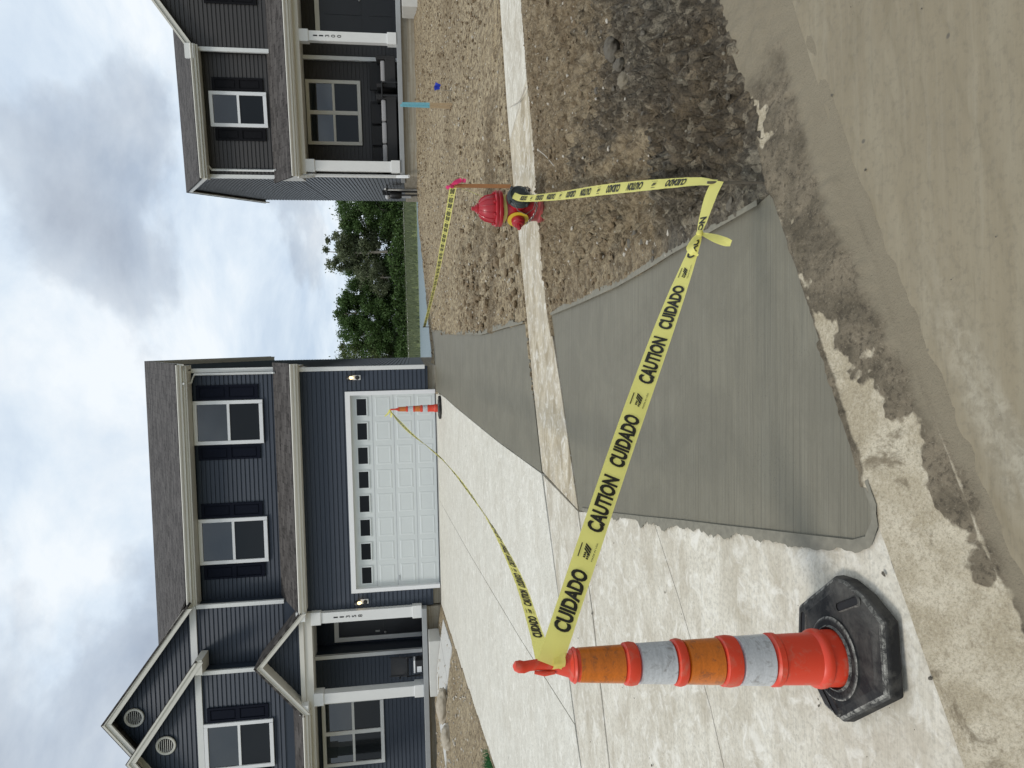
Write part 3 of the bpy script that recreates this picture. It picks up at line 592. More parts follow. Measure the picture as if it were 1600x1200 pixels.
def post(root, x, d, z0, z1, w=.24, number=None, num_top=.55):
    b = MB(); h = w/2
    b.box(x-h, x+h, d-h, d+h, z0, z1); o = b.build('porch_post', 'trim_white', root, bevel=.006)
    k = h+.028
    B(x-k, x+k, d-k, d+k, z0, z0+.24).build('post_base', 'trim_white', o, bevel=.008); B(x-k, x+k, d-k, d+k, z1-.24, z1).build('post_cap', 'trim_white', o, bevel=.008)
    if number:
        z = z1-num_top
        for ch in number:
            vs, fs, ar = text_mesh(ch, 1, .01); hh = .105; ww = hh*min(ar, .68) if ch != '1' else hh*.32
            MB().add([(x-ww/2+a*ww, d-h-.004, z-hh+c*hh) for a, c in vs], fs).build('house_number', 'digit_black', o); z -= .152
    return o
def rake(root, p, q, d, wid=.17, t=.05, mat='trim_cream'):
    """sloping board in the facade plane from p to q, hanging below the line"""
    (xa, za), (xb, zb) = p, q
    o = MB().prism_y([(xa, za), (xb, zb), (xb, zb-wid), (xa, za-wid)], d-t, d).build('rake_board', mat, root)
    MB().prism_y([(xa, za+.015), (xb, zb+.015), (xb, zb-.045), (xa, za-.045)], d-t-.028, d-t-.001).build('rake_moulding', mat, root)
    return o
def sconce(root, x, d, z):
    o = B(x-.06, x+.06, d-.022, d, z-.1, z+.1).build('wall_lamp', 'vinyl_white', root, bevel=.01)
    MB().lathe([(.02, 0), (.05, .01), (.055, .05), (.03, .08)], 16, (x, d-.03, z-.02), (0, -1, 0)).build('lamp_arm', 'black_plastic', o, True)
    MB().lathe([(.01, .26), (.04, .245), (.075, .19), (.08, .17), (.02, .175)], 16, (x, d-.10, z)).build('lamp_shade', 'black_plastic', o, True)
    MB().lathe([(.012, .18), (.036, .155), (.042, .125), (.03, .09), (.008, .07)], 14, (x, d-.10, z)).build('bulb', 'lamp_bulb', o, True)
def vent(root, x, z, d, r=.235):
    o = MB().lathe([(r, 0), (r+.012, .012), (r, .03), (r-.045, .03), (r-.055, .012), (r-.06, .0)], 40, (x, d, z), (0, -1, 0)).build('gable_vent', 'trim_cream', root, True)
    for i in range(-3, 4):
        zz = z+i*.048; w = math.sqrt(max(.001, (r-.06)**2-(i*.048)**2))
        MB().add([(x-w, d-.012, zz+.014), (x+w, d-.012, zz+.014), (x+w, d-.036, zz-.012), (x-w, d-.036, zz-.012)], [(0, 1, 2, 3)]).build('slat', 'trim_cream', o)
    MB().lathe([(r-.05, 0), (r-.05, .010)], 32, (x, d+.0, z), (0, -1, 0)).build('vent_shade', 'inside_shade', o)  # black disc stands in for the shade behind the slats
def downspout(root, pts, w=.04, mat='trim_white'):
    return MB().tube(pts, w, 4).build('downspout', mat, root)
def trim(root, name, *a, mat='trim_white'): return B(*a).build(name, mat, root)

# ---- blue house, left
LH = empty('house', (-.06, 17.88, 0), R(-3.4))
tag(LH, 'dark blue two storey house with white garage door and house number 11358', 'house')
XR, XL, DEP, DU = .61, -11.2, 11.7, 1.0
ZE, PENT = 7.33, 4.42
DR = 6.4; ZR = ZE+(DR-.62)*.487
for a in ((-5.62, -5.15, .12, 2, .3, 1.16), (-.03, XR-.02, .12, 2, .3, 1.16), (-5.62, XR-.02, 2.001, DEP, .3, 1.159)): B(*a).build('foundation', 'foundation', LH)
B(XL, -5.66, .02, 1.6, .3, 1.30).build('porch_foundation', 'foundation', LH)
# dark solid cores behind the boards
B(-5.62, -5.17, .03, 2, 1.1, 4.4).build('wall', 'siding_blue', LH); B(-.02, XR-.03, .03, 2, 1.1, 4.4).build('wall', 'siding_blue', LH); B(-5.18, -.01, .03, 2, 3.1, 4.4).build('wall', 'siding_blue', LH)
B(XL, XR-.03, 2.0, DEP, 1.16, 4.45).build('wall', 'siding_blue', LH); B(XL, XR-.03, DU+.03, DEP, 4.46, 7.08).build('wall', 'siding_blue', LH)
MB().prism_x([(DU, 7.1), (DEP, 7.1), (DR, ZR-.1)], XL+.05, XR-.03).build('attic', 'siding_blue', LH)
B(XL, XR-.01, .05, DU+.6, 4.30, 4.42).build('porch_ceiling', 'trim_cream', LH)
# garage front
lap_wall(LH, 1.17, 4.32, -5.60, -5.17, 0.03, 'siding_blue'); lap_wall(LH, 1.17, 4.32, -.02, XR-.08, 0.03, 'siding_blue'); lap_wall(LH, 1.17+EXPO*18, 4.32, -5.17, -.02, 0.03, 'siding_blue')
lap_wall(LH, 1.17, 4.45, .06, DEP, 0, 'siding_blue', side=(XR-.03, 1)); lap_wall(LH, 4.45, 7.1, DU+.06, DEP, 0, 'siding_blue', side=(XR-.03, 1), phase=.0)
lap_wall(LH, 7.1, ZR-.1, lambda z: .8+(z-7.1)/.487, lambda z: 12.0-(z-7.1)/.487, 0, 'siding_blue', side=(XR-.03, 1))
trim(LH, 'corner_board', XR-.10, XR, -.012, .06, 1.17, 4.36); trim(LH, 'corner_board', XR-.02, XR+.004, .061, .14, 1.17, 4.36)
# garage door
GD = B(-5.07, -.12, .12, .16, .93, 3.05).build('garage_door', 'door_white', LH)
gw, gz = 4.95/8, 2.12/4
for i in range(8):
    for j in range(4):
        x0, z0 = -5.07+i*gw, .93+j*gz
        if j < 3:
            MB().add([(x0+.06, .1195, z0+.07), (x0+gw-.06, .1195, z0+.07), (x0+gw-.06, .1195, z0+gz-.07), (x0+.06, .1195, z0+gz-.07),
                      (x0+.085, .1125, z0+.095), (x0+gw-.085, .1125, z0+.095), (x0+gw-.085, .1125, z0+gz-.095), (x0+.085, .1125, z0+gz-.095),
                      (x0+.105, .1125, z0+.115), (x0+gw-.105, .1125, z0+.115), (x0+gw-.105, .1125, z0+gz-.115), (x0+.105, .1125, z0+gz-.115),
                      (x0+.12, .116, z0+.13), (x0+gw-.12, .116, z0+.13), (x0+gw-.12, .116, z0+gz-.13), (x0+.12, .116, z0+gz-.13)],
                     [(k+(r)*4, (k+1) % 4+r*4, (k+1) % 4+(r+1)*4, k+(r+1)*4) for r in range(3) for k in range(4)]+[(12, 13, 14, 15)]).build('door_panel', 'door_white', GD)
        else:
            p = MB().box(x0+.07, x0+.10, .098, .1195, z0+.11, z0+gz-.12).box(x0+gw-.10, x0+gw-.07, .098, .1195, z0+.11, z0+gz-.12).box(x0+.10, x0+gw-.10, .098, .1195, z0+.11, z0+.14).box(x0+.10, x0+gw-.10, .098, .1195, z0+gz-.15, z0+gz-.12).build('door_light', 'door_white', GD)
            B(x0+.10, x0+gw-.10, .112, .1195, z0+.14, z0+gz-.15).build('pane', 'garage_glass', GD)
for j in range(1, 4): B(-5.07, -.12, .1165, .1198, .93+j*gz-.006, .93+j*gz+.006).build('section_joint', 'aluminium_grey', GD)
B(-4.93, -4.82, .095, .119, 1.95, 1.97).build('handle', 'aluminium_grey', GD); B(-5.07, -.12, .10, .158, .90, .93).build('bottom_seal', 'black_plastic', GD)
for a in ((-5.17, -5.07, -.015, .14, .92, 3.17), (-.12, -.02, -.015, .14, .92, 3.17), (-5.07, -.12, -.015, .14, 3.05, 3.17)): trim(LH, 'door_casing', *a, mat='vinyl_white')
B(-5.1, -.1, .0, .3, .6, .905).build('garage_sill', 'step_concrete', LH)
sconce(LH, .33, .01, 2.87); sconce(LH, -5.52+.12, .01, 2.85)
# upper front, right part
lap_wall(LH, 5.0, 7.1, -5.5, XR-.08, DU+.03, 'siding_blue', phase=.02)
trim(LH, 'corner_board', XR-.10, XR, DU-.012, DU+.06, 5.0, 7.1); trim(LH, 'corner_board', XR-.02, XR+.004, DU+.061, DU+.14, 4.9, 7.1)
for a, b_ in ((-1.36, -.22), (-4.50, -3.30)):
    window(LH, a, b_, 5.36, 7.09, DU+.012)
    for q in ((a-.40, a-.03), (b_+.03, b_+.40)): shutter(LH, *q, 5.47, 7.0, DU+.012, 'shutter_navy')
# left gables: a large one, and a nearer one nested in it
DA, DB = .62, .30
B(XL, -5.45, DA+.03, 2, 4.46, 7.25).build('wall', 'siding_blue', LH); B(XL, -7.02, DB+.03, DA+.03, 4.46, 7.05).build('wall', 'siding_blue', LH)
lap_wall(LH, 5.0, 7.22, -7.0, -5.47, DA+.03, 'siding_blue'); lap_wall(LH, 5.0, 7.05, XL, -7.04, DB+.03, 'siding_blue')
GA = (-8.2, 9.36); sl = .735; ge = (-5.42, 9.36-.735*2.78)
gl = lambda z: -8.2-(9.36-.1-z)/sl; gr = lambda z: -8.2+(9.36-.1-z)/sl
MB().prism_y([(gl(7.2), 7.2), (gr(7.2), 7.2), (-8.2, 9.26)], DA+.031, 5.5).build('gable_wall', 'siding_blue', LH)
lap_wall(LH, 7.25, 9.26, gl, gr, DA+.03, 'siding_blue')
NA = (-9.08, 8.71); nl = lambda z: -9.08-(8.65-z)/sl; nr = lambda z: -9.08+(8.65-z)/.70
MB().prism_y([(nl(7.0), 7.0), (nr(7.0), 7.0), (-9.08, 8.6)], DB+.031, 1.2).build('gable_wall', 'siding_blue', LH)
lap_wall(LH, 7.08, 8.63, nl, nr, DB+.03, 'siding_blue')
rake(LH, (-5.40, ge[1]+.0), GA, .36, .19); rake(LH, (-11.2, 9.36-.735*3.0), GA, .355, .19)
rake(LH, (-6.66, 8.71-.70*2.42), NA, .04, .19); rake(LH, (-11.2, 8.71-.735*2.12), (-9.08, 8.71), .036, .19)
trim(LH, 'trim_band', -7.02, -5.45, DA-.03, DA+.02, 7.13, 7.29); trim(LH, 'trim_band', XL, -7.0, DB-.03, DB+.02, 6.98, 7.13)
trim(LH, 'corner_board', -5.52, -5.42, DA-.03, DA+.06, 4.95, 7.12); trim(LH, 'corner_board', -7.12, -7.02, DB-.03, DB+.06, 4.95, 6.98); 
trim(LH, 'eave_box', -6.98, -6.60, .0, DA-.04, 6.86, 7.03, mat='trim_cream')
roof_plane(LH, 'gable_roof', [(-5.30, .28, ge[1]-.07), (-5.30, 5.8, ge[1]-.07), (-8.2, 5.8, 9.40), (-8.2, .28, 9.40)])
roof_plane(LH, 'gable_roof', [(-11.3, .28, 9.40-.735*3.1), (-11.3, 5.8, 9.40-.735*3.1), (-8.2, 5.8, 9.40), (-8.2, .28, 9.40)])
roof_plane(LH, 'gable_roof', [(-6.60, -.03, 8.75-.70*2.48), (-6.60, .9, 8.75-.70*2.48), (-9.08, .9, 8.75), (-9.08, -.03, 8.75)])
roof_plane(LH, 'gable_roof', [(-11.3, -.03, 8.75-.735*2.22), (-11.3, .27, 8.75-.735*2.22), (-9.08, .27, 8.75), (-9.08, -.03, 8.75)])
vent(LH, -8.23, 8.74, DA); vent(LH, -8.86, 7.90, DB)
window(LH, -9.66, -8.40, 5.27, 6.97, DB+.012)
for q in ((-10.06, -9.69), (-8.37, -8.0)): shutter(LH, *q, 5.38, 6.88, DB+.012, 'shutter_navy')
# main roof, eave, soffit
roof_plane(LH, 'roof', [(-5.2, .52, ZE+.0), (XR+.15, .52, ZE+.0), (XR+.15, DR, ZR), (-10.9, DR, ZR), (-8.2, .52+(9.38-ZE)/.475, 9.38)]); roof_plane(LH, 'roof', [(XR+.15, DEP+.5, ZE-.02), (XL, DEP+.5, ZE-.02), (XL, DR, ZR), (XR+.15, DR, ZR)])
gutter(LH, -5.45, XR+.12, .60, ZE-.02); B(-5.45, XR+.1, .63, DU+.04, 7.10, 7.14).build('soffit', 'trim_cream', LH)
o = MB().prism_x([(.55, ZE-.03), (DR, ZR-.03), (DEP+.45, ZE-.05), (DEP+.45, ZE-.2), (DR, ZR-.2), (.55, ZE-.2)], XR+.10, XR+.135).build('rake_board', 'trim_cream', LH)
MB().prism_x([(.6, ZE-.16), (DR, ZR-.19), (DEP+.4, ZE-.18), (DEP+.4, ZE-.2), (DR, ZR-.22), (.6, ZE-.2)], XR-.02, XR+.10).build('soffit', 'trim_cream', LH)
B(-1.0, 3, 7.5, 7.9, ZR-1.5, ZR-1.4)
MB().tube([(XR-.35, .55, 7.16), (XR-.35, .9, 7.08), (XR-.14, .93, 7.0), (XR-.14, .93, 5.08), (XR-.14, .7, 5.0)], .034, 4).build('downspout', 'trim_white', LH)
# skirt roof over garage and porch, with the small porch gable
def skirt(x0, x1): return roof_plane(LH, 'skirt_roof', [(x0, -.38, PENT+.02), (x1, -.38, PENT+.02), (x1, DU+.05, 5.1), (x0, DU+.05, 5.1)])
skirt(-5.46, XR+.12); skirt(XL, -8.02)
gutter(LH, -5.46, XR+.10, -.31, PENT); gutter(LH, XL, -8.02, -.31, PENT)
for a, b_ in ((-5.46, XR+.08), (XL, -8.02)): B(a, b_, -.28, .06, 4.26, 4.30).build('soffit', 'trim_cream', LH)
MB().prism_x([(-.34, PENT-.12), (-.34, PENT-.01), (DU, 5.06), (DU, PENT-.12)], XR+.0, XR+.05).build('skirt_end', 'trim_cream', LH)
PA = (-6.76, 5.50); ps = .85
roof_plane(LH, 'porch_gable_roof', [(-5.42, -.42, 5.54-ps*1.34), (-5.42, 1.05, 5.54-ps*1.34), (-6.76, 1.05, 5.54), (-6.76, -.42, 5.54)])
roof_plane(LH, 'porch_gable_roof', [(-8.10, -.42, 5.54-ps*1.34), (-8.10, 1.05, 5.54-ps*1.34), (-6.76, 1.05, 5.54), (-6.76, -.42, 5.54)])
rake(LH, (-5.48, 5.50-ps*1.28), PA, -.33, .17); rake(LH, (-8.04, 5.50-ps*1.28), PA, -.335, .17)
MB().prism_y([(-7.95, 4.44), (-5.57, 4.44), (-6.76, 5.40)], .04, 1.0).build('gable_wall', 'siding_blue', LH)
lap_wall(LH, 4.46, 5.40, lambda z: -6.76-(5.42-z)/ps, lambda z: -6.76+(5.42-z)/ps, .03, 'siding_blue')
for sx in (-1, 1): MB().add([(-6.76, -.33, 5.36), (-6.76+sx*1.25, -.33, 5.36-ps*1.25), (-6.76+sx*1.25, .03, 5.36-ps*1.25), (-6.76, .03, 5.36)], [(0, 1, 2, 3)]).build('soffit', 'trim_cream', LH)
trim(LH, 'eave_box', -5.68, -5.44, -.36, .0, 4.28, 4.50, mat='trim_white'); trim(LH, 'eave_box', -8.06, -7.82, -.36, .0, 4.28, 4.50, mat='trim_white')
# porch
trim(LH, 'porch_beam', XL, -5.56, -.13, .13, 4.16, 4.47, mat='trim_cream'); trim(LH, 'beam_moulding', XL, -5.5, -.17, -.131, 4.36, 4.47, mat='trim_cream')
B(XL, -5.62, -.22, 1.7, 1.28, 1.41).build('porch_floor', 'porch_concrete', LH, bevel=.012)
post(LH, -5.71, 0, 1.41, 4.17, .27, '11358'); post(LH, -7.80, 0, 1.41, 4.17, .27); post(LH, -10.6, 0, 1.41, 4.17, .27)
lap_wall(LH, 1.42, 4.3, XL, -7.32, 1.23, 'siding_blue'); B(XL, -7.3, 1.24, 2, 1.3, 4.4).build('wall', 'siding_blue', LH)
lap_wall(LH, 1.42, 4.3, .1, 2.0, 0, 'siding_blue', side=(-5.62, -1)); lap_wall(LH, 1.42, 4.3, -7.3, -5.62, 1.98, 'siding_blue')
trim(LH, 'corner_board', -7.38, -7.28, 1.20, 1.30, 1.42, 4.3)
window(LH, -10.40, -8.52, 2.52, 4.18, 1.21, 2, 'trim_white')
DO = MB().box(-7.22, -7.10, 1.90, 1.97, 1.42, 3.86).box(-6.02, -5.90, 1.90, 1.97, 1.42, 3.86).box(-7.10, -6.02, 1.90, 1.97, 3.74, 3.86).build('front_door', 'trim_white', LH)
B(-7.10, -6.02, 1.93, 1.97, 1.42, 3.74).build('door_leaf', 'door_black', DO)
for a, c in ((1.6, 2.3), (2.5, 3.6)):
    for e in (-6.98, -6.52): B(e, e+.38, 1.915, 1.929, a, c).build('door_panel', 'door_black', DO)
MB().lathe([(.01, 0), (.03, .005), (.03, .05), (.012, .06)], 14, (-7.02, 1.93, 2.45), (0, -1, 0)).build('door_knob', 'steel', DO, True)
B(-7.0, -6.95, 1.9, 1.93, 2.6, 2.72).build('lock', 'steel', DO)
B(-7.20, -7.12, 1.90, 1.90+.0, 2.5, 2.6)
B(-7.08, -6.98, 1.96, 1.975, 1.9, 2.08).build('outlet', 'aluminium_grey', LH)
MB().box(-7.55, -6.15, -1.0, -.23, .8, 1.26).build('porch_step', 'step_concrete', LH, bevel=.012)
lw = struct(empty('front_walk')); 
def loc2w(o, x, d): return tuple((Matrix.Rotation(o.rotation_euler.z, 4, 'Z') @ Vector((x, d, 0)) + o.location)[:2])
slab('slab', [loc2w(LH, *p) for p in ((-6.10, -.98), (-5.62, -1.0), (-5.42, -3.05), (-6.20, -3.0))], 'step_concrete', lw, .03)
slab('slab', [loc2w(LH, *p) for p in ((-6.12, -1.04), (-6.22, -3.0), (-8.2, -2.95), (-7.9, -1.04))], 'step_concrete', lw, .03)

# ---- charcoal house, right
RH = empty('house', (5.73, 19.26, 0), R(-10.5))
tag(RH, 'charcoal two storey house with covered porch and house number 11300', 'house')
g0 = 1.17; RW = 11.0; RD = 9.2
lapR = lambda *a, **k: lap_wall(RH, *a, **k)
B(.02, RW, .02, RD, .3, g0+.40).build('foundation', 'foundation', RH)
B(.0, RW, -.08, 1.6, g0+.36, g0+.49).build('porch_floor', 'porch_concrete', RH, bevel=.012)
B(.06, RW, 1.55, RD, g0+.3, g0+3.3).build('wall', 'siding_charcoal', RH); B(.06, RW, 1.23, RD, g0+3.3, g0+5.78).build('wall', 'siding_charcoal', RH)
ER = g0+5.92; DRR = 5.0; ZRR = ER+(DRR-.85)*.385
MB().prism_x([(1.2, g0+5.75), (RD, g0+5.75), (DRR, ZRR-.12)], .06, RW).build('attic', 'siding_charcoal', RH)
lapR(g0+.5, g0+3.3, .1, 3.3, 1.53, 'siding_charcoal'); lapR(g0+.5, g0+3.3, 3.4, RW, 1.78-.25, 'siding_charcoal')
lapR(g0+3.85, g0+5.78, .12, 3.3, 1.22, 'siding_charcoal'); lapR(g0+3.85, g0+6.0, 3.4, RW, 1.05, 'siding_charcoal')
lapR(g0+.42, g0+3.4, .12, RD, 0, 'siding_charcoal', side=(.06, -1)); lapR(g0+3.4, g0+5.78, 1.28, RD, 0, 'siding_charcoal', side=(.06, -1))
lapR(g0+5.78, ZRR-.12, lambda z: 1.0+(z-g0-5.78)/.385, lambda z: RD+.1-(z-g0-5.78)/.385, 0, 'siding_charcoal', side=(.06, -1))
trim(RH, 'corner_board', .04, .13, 1.17, 1.24, g0+3.9, g0+5.8); trim(RH, 'corner_board', .035, .06, 1.241, 1.32, g0+3.3, g0+5.8); trim(RH, 'corner_board', .03, .06, .02, .10, g0+.44, g0+3.3)
trim(RH, 'corner_board', 3.31, 3.41, 1.0, 1.1, g0+3.85, g0+5.82)
# right gable, mostly out of the picture
GX, GZ = 7.2, ER+2.75; ss = (GZ-ER)/(GX-3.3)
B(3.36, RW, 1.06, 3, g0+3.3, g0+5.95).build('wall', 'siding_charcoal', RH)
MB().prism_y([(3.4, g0+5.9), (RW, g0+5.9), (GX, GZ-.1)], 1.061, 5).build('gable_wall', 'siding_charcoal', RH)
lapR(g0+5.95, GZ-.12, lambda z: GX-(GZ-.1-z)/ss, lambda z: min(RW, GX+(GZ-.1-z)/ss), 1.05, 'siding_charcoal')
rake(RH, (3.26, ER+.02), (GX, GZ), .86, .19); rake(RH, (11.1, ER+.02), (GX, GZ), .855, .19)
roof_plane(RH, 'gable_roof', [(3.2, .8, ER-.02), (3.2, 5, ER-.02), (GX, 5, GZ+.04), (GX, .8, GZ+.04)]); roof_plane(RH, 'gable_roof', [(11.2, .8, ER-.02), (11.2, 5, ER-.02), (GX, 5, GZ+.04), (GX, .8, GZ+.04)])
roof_plane(RH, 'roof', [(-.06, .76, ER), (3.4, .76, ER), (5.55, DRR, ZRR), (-.06, DRR, ZRR)]); roof_plane(RH, 'roof', [(RW, RD+.35, ER), (-.06, RD+.35, ER), (-.06, DRR, ZRR), (RW, DRR, ZRR)])
gutter(RH, -.02, 3.42, .84, ER-.02); B(-.02, 3.4, .87, 1.22, g0+5.75, g0+5.79).build('soffit', 'trim_cream', RH)
trim(RH, 'eave_box', 3.05, 3.42, .75, .84, ER-.1, ER+.12)
MB().prism_x([(.8, ER-.03), (DRR, ZRR-.03), (RD+.3, ER-.03), (RD+.3, ER-.19), (DRR, ZRR-.19), (.8, ER-.19)], -.045, -.01).build('rake_board', 'trim_cream', RH)
window(RH, 1.40, 2.33, g0+4.10, g0+5.62, 1.202); window(RH, 4.9, 5.85, g0+4.10, g0+5.62, 1.03)
for q in ((1.04, 1.37), (2.36, 2.69)): shutter(RH, *q, g0+4.18, g0+5.52, 1.20, 'shutter_black')
shutter(RH, 4.5, 4.86, g0+4.18, g0+5.52, 1.03, 'shutter_black')
MB().tube([(.35, .8, g0+5.82), (.35, 1.1, g0+5.75), (.25, 1.15, g0+5.68), (.25, 1.15, g0+4.02), (.25, .95, g0+3.95)], .034, 4).build('downspout', 'trim_white', RH)
# skirt roof and porch
roof_plane(RH, 'skirt_roof', [(-.08, -.42, g0+3.31), (RW, -.42, g0+3.31), (RW, 1.25, g0+4.05), (-.08, 1.25, g0+4.05)])
gutter(RH, -.06, RW, -.35, g0+3.29); B(-.06, RW, -.32, .1, g0+3.10, g0+3.14).build('soffit', 'trim_cream', RH)
MB().prism_x([(-.38, g0+3.16), (-.38, g0+3.28), (1.25, g0+4.0), (1.25, g0+3.16)], -.02, .03).build('skirt_end', 'trim_cream', RH)
B(.06, RW, .1, 1.5, g0+3.10, g0+3.16).build('porch_ceiling', 'trim_cream', RH)
trim(RH, 'porch_beam', .03, RW, -.10, .14, g0+2.97, g0+3.28, mat='trim_cream')
post(RH, .26, .05, g0+.49, g0+2.98, .27); post(RH, 3.50, .05, g0+.49, g0+2.98, .24, '11300', .36); post(RH, 8.2, .05, g0+.49, g0+2.98, .24)
window(RH, 1.02, 2.78, g0+1.56, g0+3.08, 1.51, 2, 'trim_cream')
trim(RH, 'corner_board', 3.30, 3.40, 1.40, 1.52, g0+.5, g0+3.1)
DO = MB().box(3.85, 3.97, 1.44, 1.51, g0+.5, g0+2.72).box(4.95, 5.07, 1.44, 1.51, g0+.5, g0+2.72).box(3.97, 4.95, 1.44, 1.51, g0+2.6, g0+2.72).build('front_door', 'trim_cream', RH)
B(3.97, 4.95, 1.46, 1.51, g0+.5, g0+2.6).build('door_leaf', 'door_black', DO)
for a, c in ((.62, 1.25), (1.45, 2.45)):
    for e in (4.06, 4.50): B(e, e+.36, 1.445, 1.459, g0+a, g0+c).build('door_panel', 'door_black', DO)
MB().lathe([(.01, 0), (.03, .005), (.03, .05), (.012, .06)], 14, (4.88, 1.46, g0+1.5), (0, -1, 0)).build('door_knob', 'steel', DO, True)
B(4.0, 6.0, -1.0, -.09, g0-.1, g0+.32).build('porch_step', 'step_concrete', RH, bevel=.012)
MB().tube([(-.06, -.3, g0+3.15), (-.03, -.1, g0+2.9), (.01, .0, g0+2.75), (.01, .0, g0+.6), (-.04, -.5, g0+.30), (-.04, -.62, g0+.26)], .04, 4).build('downspout', 'trim_white', RH)
mt = B(-.10, .055, 4.6, 4.95, g0+.70, g0+1.15).build('electric_meter', 'black_plastic', RH, bevel=.01)
MB().lathe([(.09, 0), (.09, .08), (.06, .12), (.01, .13)], 20, (-.10, 4.78, g0+.98), (-1, 0, 0)).build('meter_dial', 'aluminium_grey', mt, True)
for yy_ in (4.1, 3.4): MB().tube([(-.03, yy_, g0-.2), (-.03, yy_, g0+.95), (-.03, yy_-.15, g0+1.02)], .03, 8).build('utility_pipe', 'trim_white' if yy_ < 4 else 'black_plastic', RH)
MB().lathe([(.10, -.1), (.13, 0), (.13, .2), (.10, .26), (.03, .28)], 18, (-.22, 3.1, g0+.6)).build('gas_regulator', 'black_plastic', RH, True)
MB().tube([(-.22, 3.1, g0-.3), (-.22, 3.1, g0+.6)], .025, 8).build('utility_pipe', 'black_plastic', RH); MB().tube([(-.22, 3.1, g0+.75), (-.22, 3.0, g0+.95), (.05, 3.0, g0+.95)], .022, 8).build('utility_pipe', 'black_plastic', RH)
MB().box(-.03, .058, 6.3, 6.75, g0+.2, g0+.9).build('utility_box', 'aluminium_grey', RH)

# ------------------------------------------------------------------ traffic cones (tall channelisers)
def make_cone():
    root = empty('traffic_cone')
    prof_r = lambda z: .0855-.0375*(z-.05)/.92
    def body(z0, z1, extra=0, mat='cone_red', name='body', rd=.004):
        p = [(prof_r(z0)-rd+extra-.003, z0)]
        p += [(prof_r(z0)+extra, z0+rd), (prof_r((z0+z1)/2)+extra, (z0+z1)/2), (prof_r(z1)+extra, z1-rd), (prof_r(z1)-rd+extra-.003, z1)]
        return MB().lathe(p, 40).build(name, mat, root, True)
    b = MB(); b.lathe([(.082, .03), (.0875, .035), (.0850, .108), (.0785, .150), (.0755, .255), (.0805, .261), (.0805, .278), (.071, .287), (.066, .29), (.058, .55), (.048, .88),
                        (.0485, .905), (.0465, .918), (.035, .925), (.029, .945), (.020, .975)], 40)
    b.build('body', 'cone_red', root, True)
    body(.288, .392, .001, 'sheeting_silver', 'reflective_band'); body(.448, .562, .0, 'sheeting_orange', 'reflective_band'); body(.598, .712, .0, 'sheeting_silver', 'reflective_band'); body(.756, .898, -.001, 'sheeting_orange', 'reflective_band')
    MB().lathe([(.080, .104), (.0895, .110), (.0905, .120), (.0885, .132), (.080, .140)], 40).build('ring', 'cone_red', root, True)
    for z0, z1 in ((.392, .448), (.562, .598), (.712, .756), (.898, .918)):
        zm = (z0+z1)/2; r = prof_r(zm)-(.004 if z1 > .9 else 0)
        MB().lathe([(r-.004, z0), (r+.004, z0+.006), (r+.0065, zm), (r+.004, z1-.006), (r-.004, z1)], 40).build('ring', 'cone_red', root, True)
    # grip with its hooked tip
    g = MB(); g.tube([(0, 0, .95), (.003, 0, .985), (.004, 0, 1.02), (.002, 0, 1.045), (-.002, 0, 1.06), (0, 0, 1.075), (.002, 0, 1.088), (.002, 0, 1.094)], [.026, .0185, .0165, .0155, .0175, .0185, .014, .004], 16)
    g.tube([(-.012, -.02, .97), (-.017, -.016, 1.0), (-.014, -.012, 1.03)], [.006, .008, .005], 8)
    g.build('grip', 'cone_red', root, True)
    # recycled-rubber base: a long hexagon with chamfered rim, carrying slots and a collar
    P = [(.255, -.03), (.235, -.115), (.185, -.215), (-.02, -.245), (-.19, -.03), (-.185, .06), (-.06, .235), (.095, .235), (.25, .035)]
    b = MB(); n = len(P)
    rings = [(1.0, -.002), (1.015, .008), (1.005, .038), (.955, .050), (.80, .056)]
    vs = []; fs = []
    for sc, z in rings: vs += [(x*sc, y*sc, z) for x, y in P]
    for i in range(len(rings)-1): fs += [(i*n+k, i*n+(k+1) % n, (i+1)*n+(k+1) % n, (i+1)*n+k) for k in range(n)]
    fs += [tuple(range(n-1, -1, -1)), tuple(range((len(rings)-1)*n, len(rings)*n))]
    base = b.add(vs, fs).build('base', 'rubber_black', root, bevel=.006, seg=2)
    MB().lathe([(.128, .050), (.126, .062), (.118, .066), (.100, .064), (.094, .070), (.088, .06)], 40).build('collar', 'rubber_black', base, True)
    for cx_, cy_, an in ((.19, -.06, R(-62)), (-.135, .02, R(55)), (.03, .18, R(0))):
        d = Vector((math.cos(an), math.sin(an))); nrm = Vector((-d.y, d.x)); out, inn = [], []
        for k in range(20):
            t = 2*math.pi*k/20; e = (.046 if math.cos(t) > 0 else -.046); q = Vector((cx_, cy_))+d*(e+math.cos(t)*.013)+nrm*math.sin(t)*.013; q2 = Vector((cx_, cy_))+d*(e+math.cos(t)*.018)+nrm*math.sin(t)*.018
            inn.append((q.x, q.y)); out.append((q2.x, q2.y))
        MB().add([(x, y, .0545) for x, y in out]+[(x, y, .0605) for x, y in inn], [(k, (k+1) % 20, (k+1) % 20+20, k+20) for k in range(20)]).build('slot_rim', 'rubber_black', base, True)
        MB().prism_z(inn, .05, .0572).build('slot_shade', 'inside_shade', base)  # flat black plug painted as the shade inside a hand slot
    vs, fs, ar = text_mesh('RECYCLED RUBBER', 1, .01)
    MB().add([((.104+.014*c)*math.cos(R(-20)-a*3.6), (.104+.014*c)*math.sin(R(-20)-a*3.6), .0668) for a, c in vs], [f[::-1] for f in fs]).build('lettering', 'rubber_black', base)
    return root
C1 = make_cone(); tag(C1, 'near orange and silver banded traffic cone on black rubber base beside the curb', 'traffic cone')
C2 = copy_tree(C1); tag(C2, 'small far traffic cone standing in front of the garage door', 'traffic cone')
C1.location = (-.905, 2.065, h1(-.905, 2.065)+.006); C1.rotation_euler = (0, R(3.2), 0)
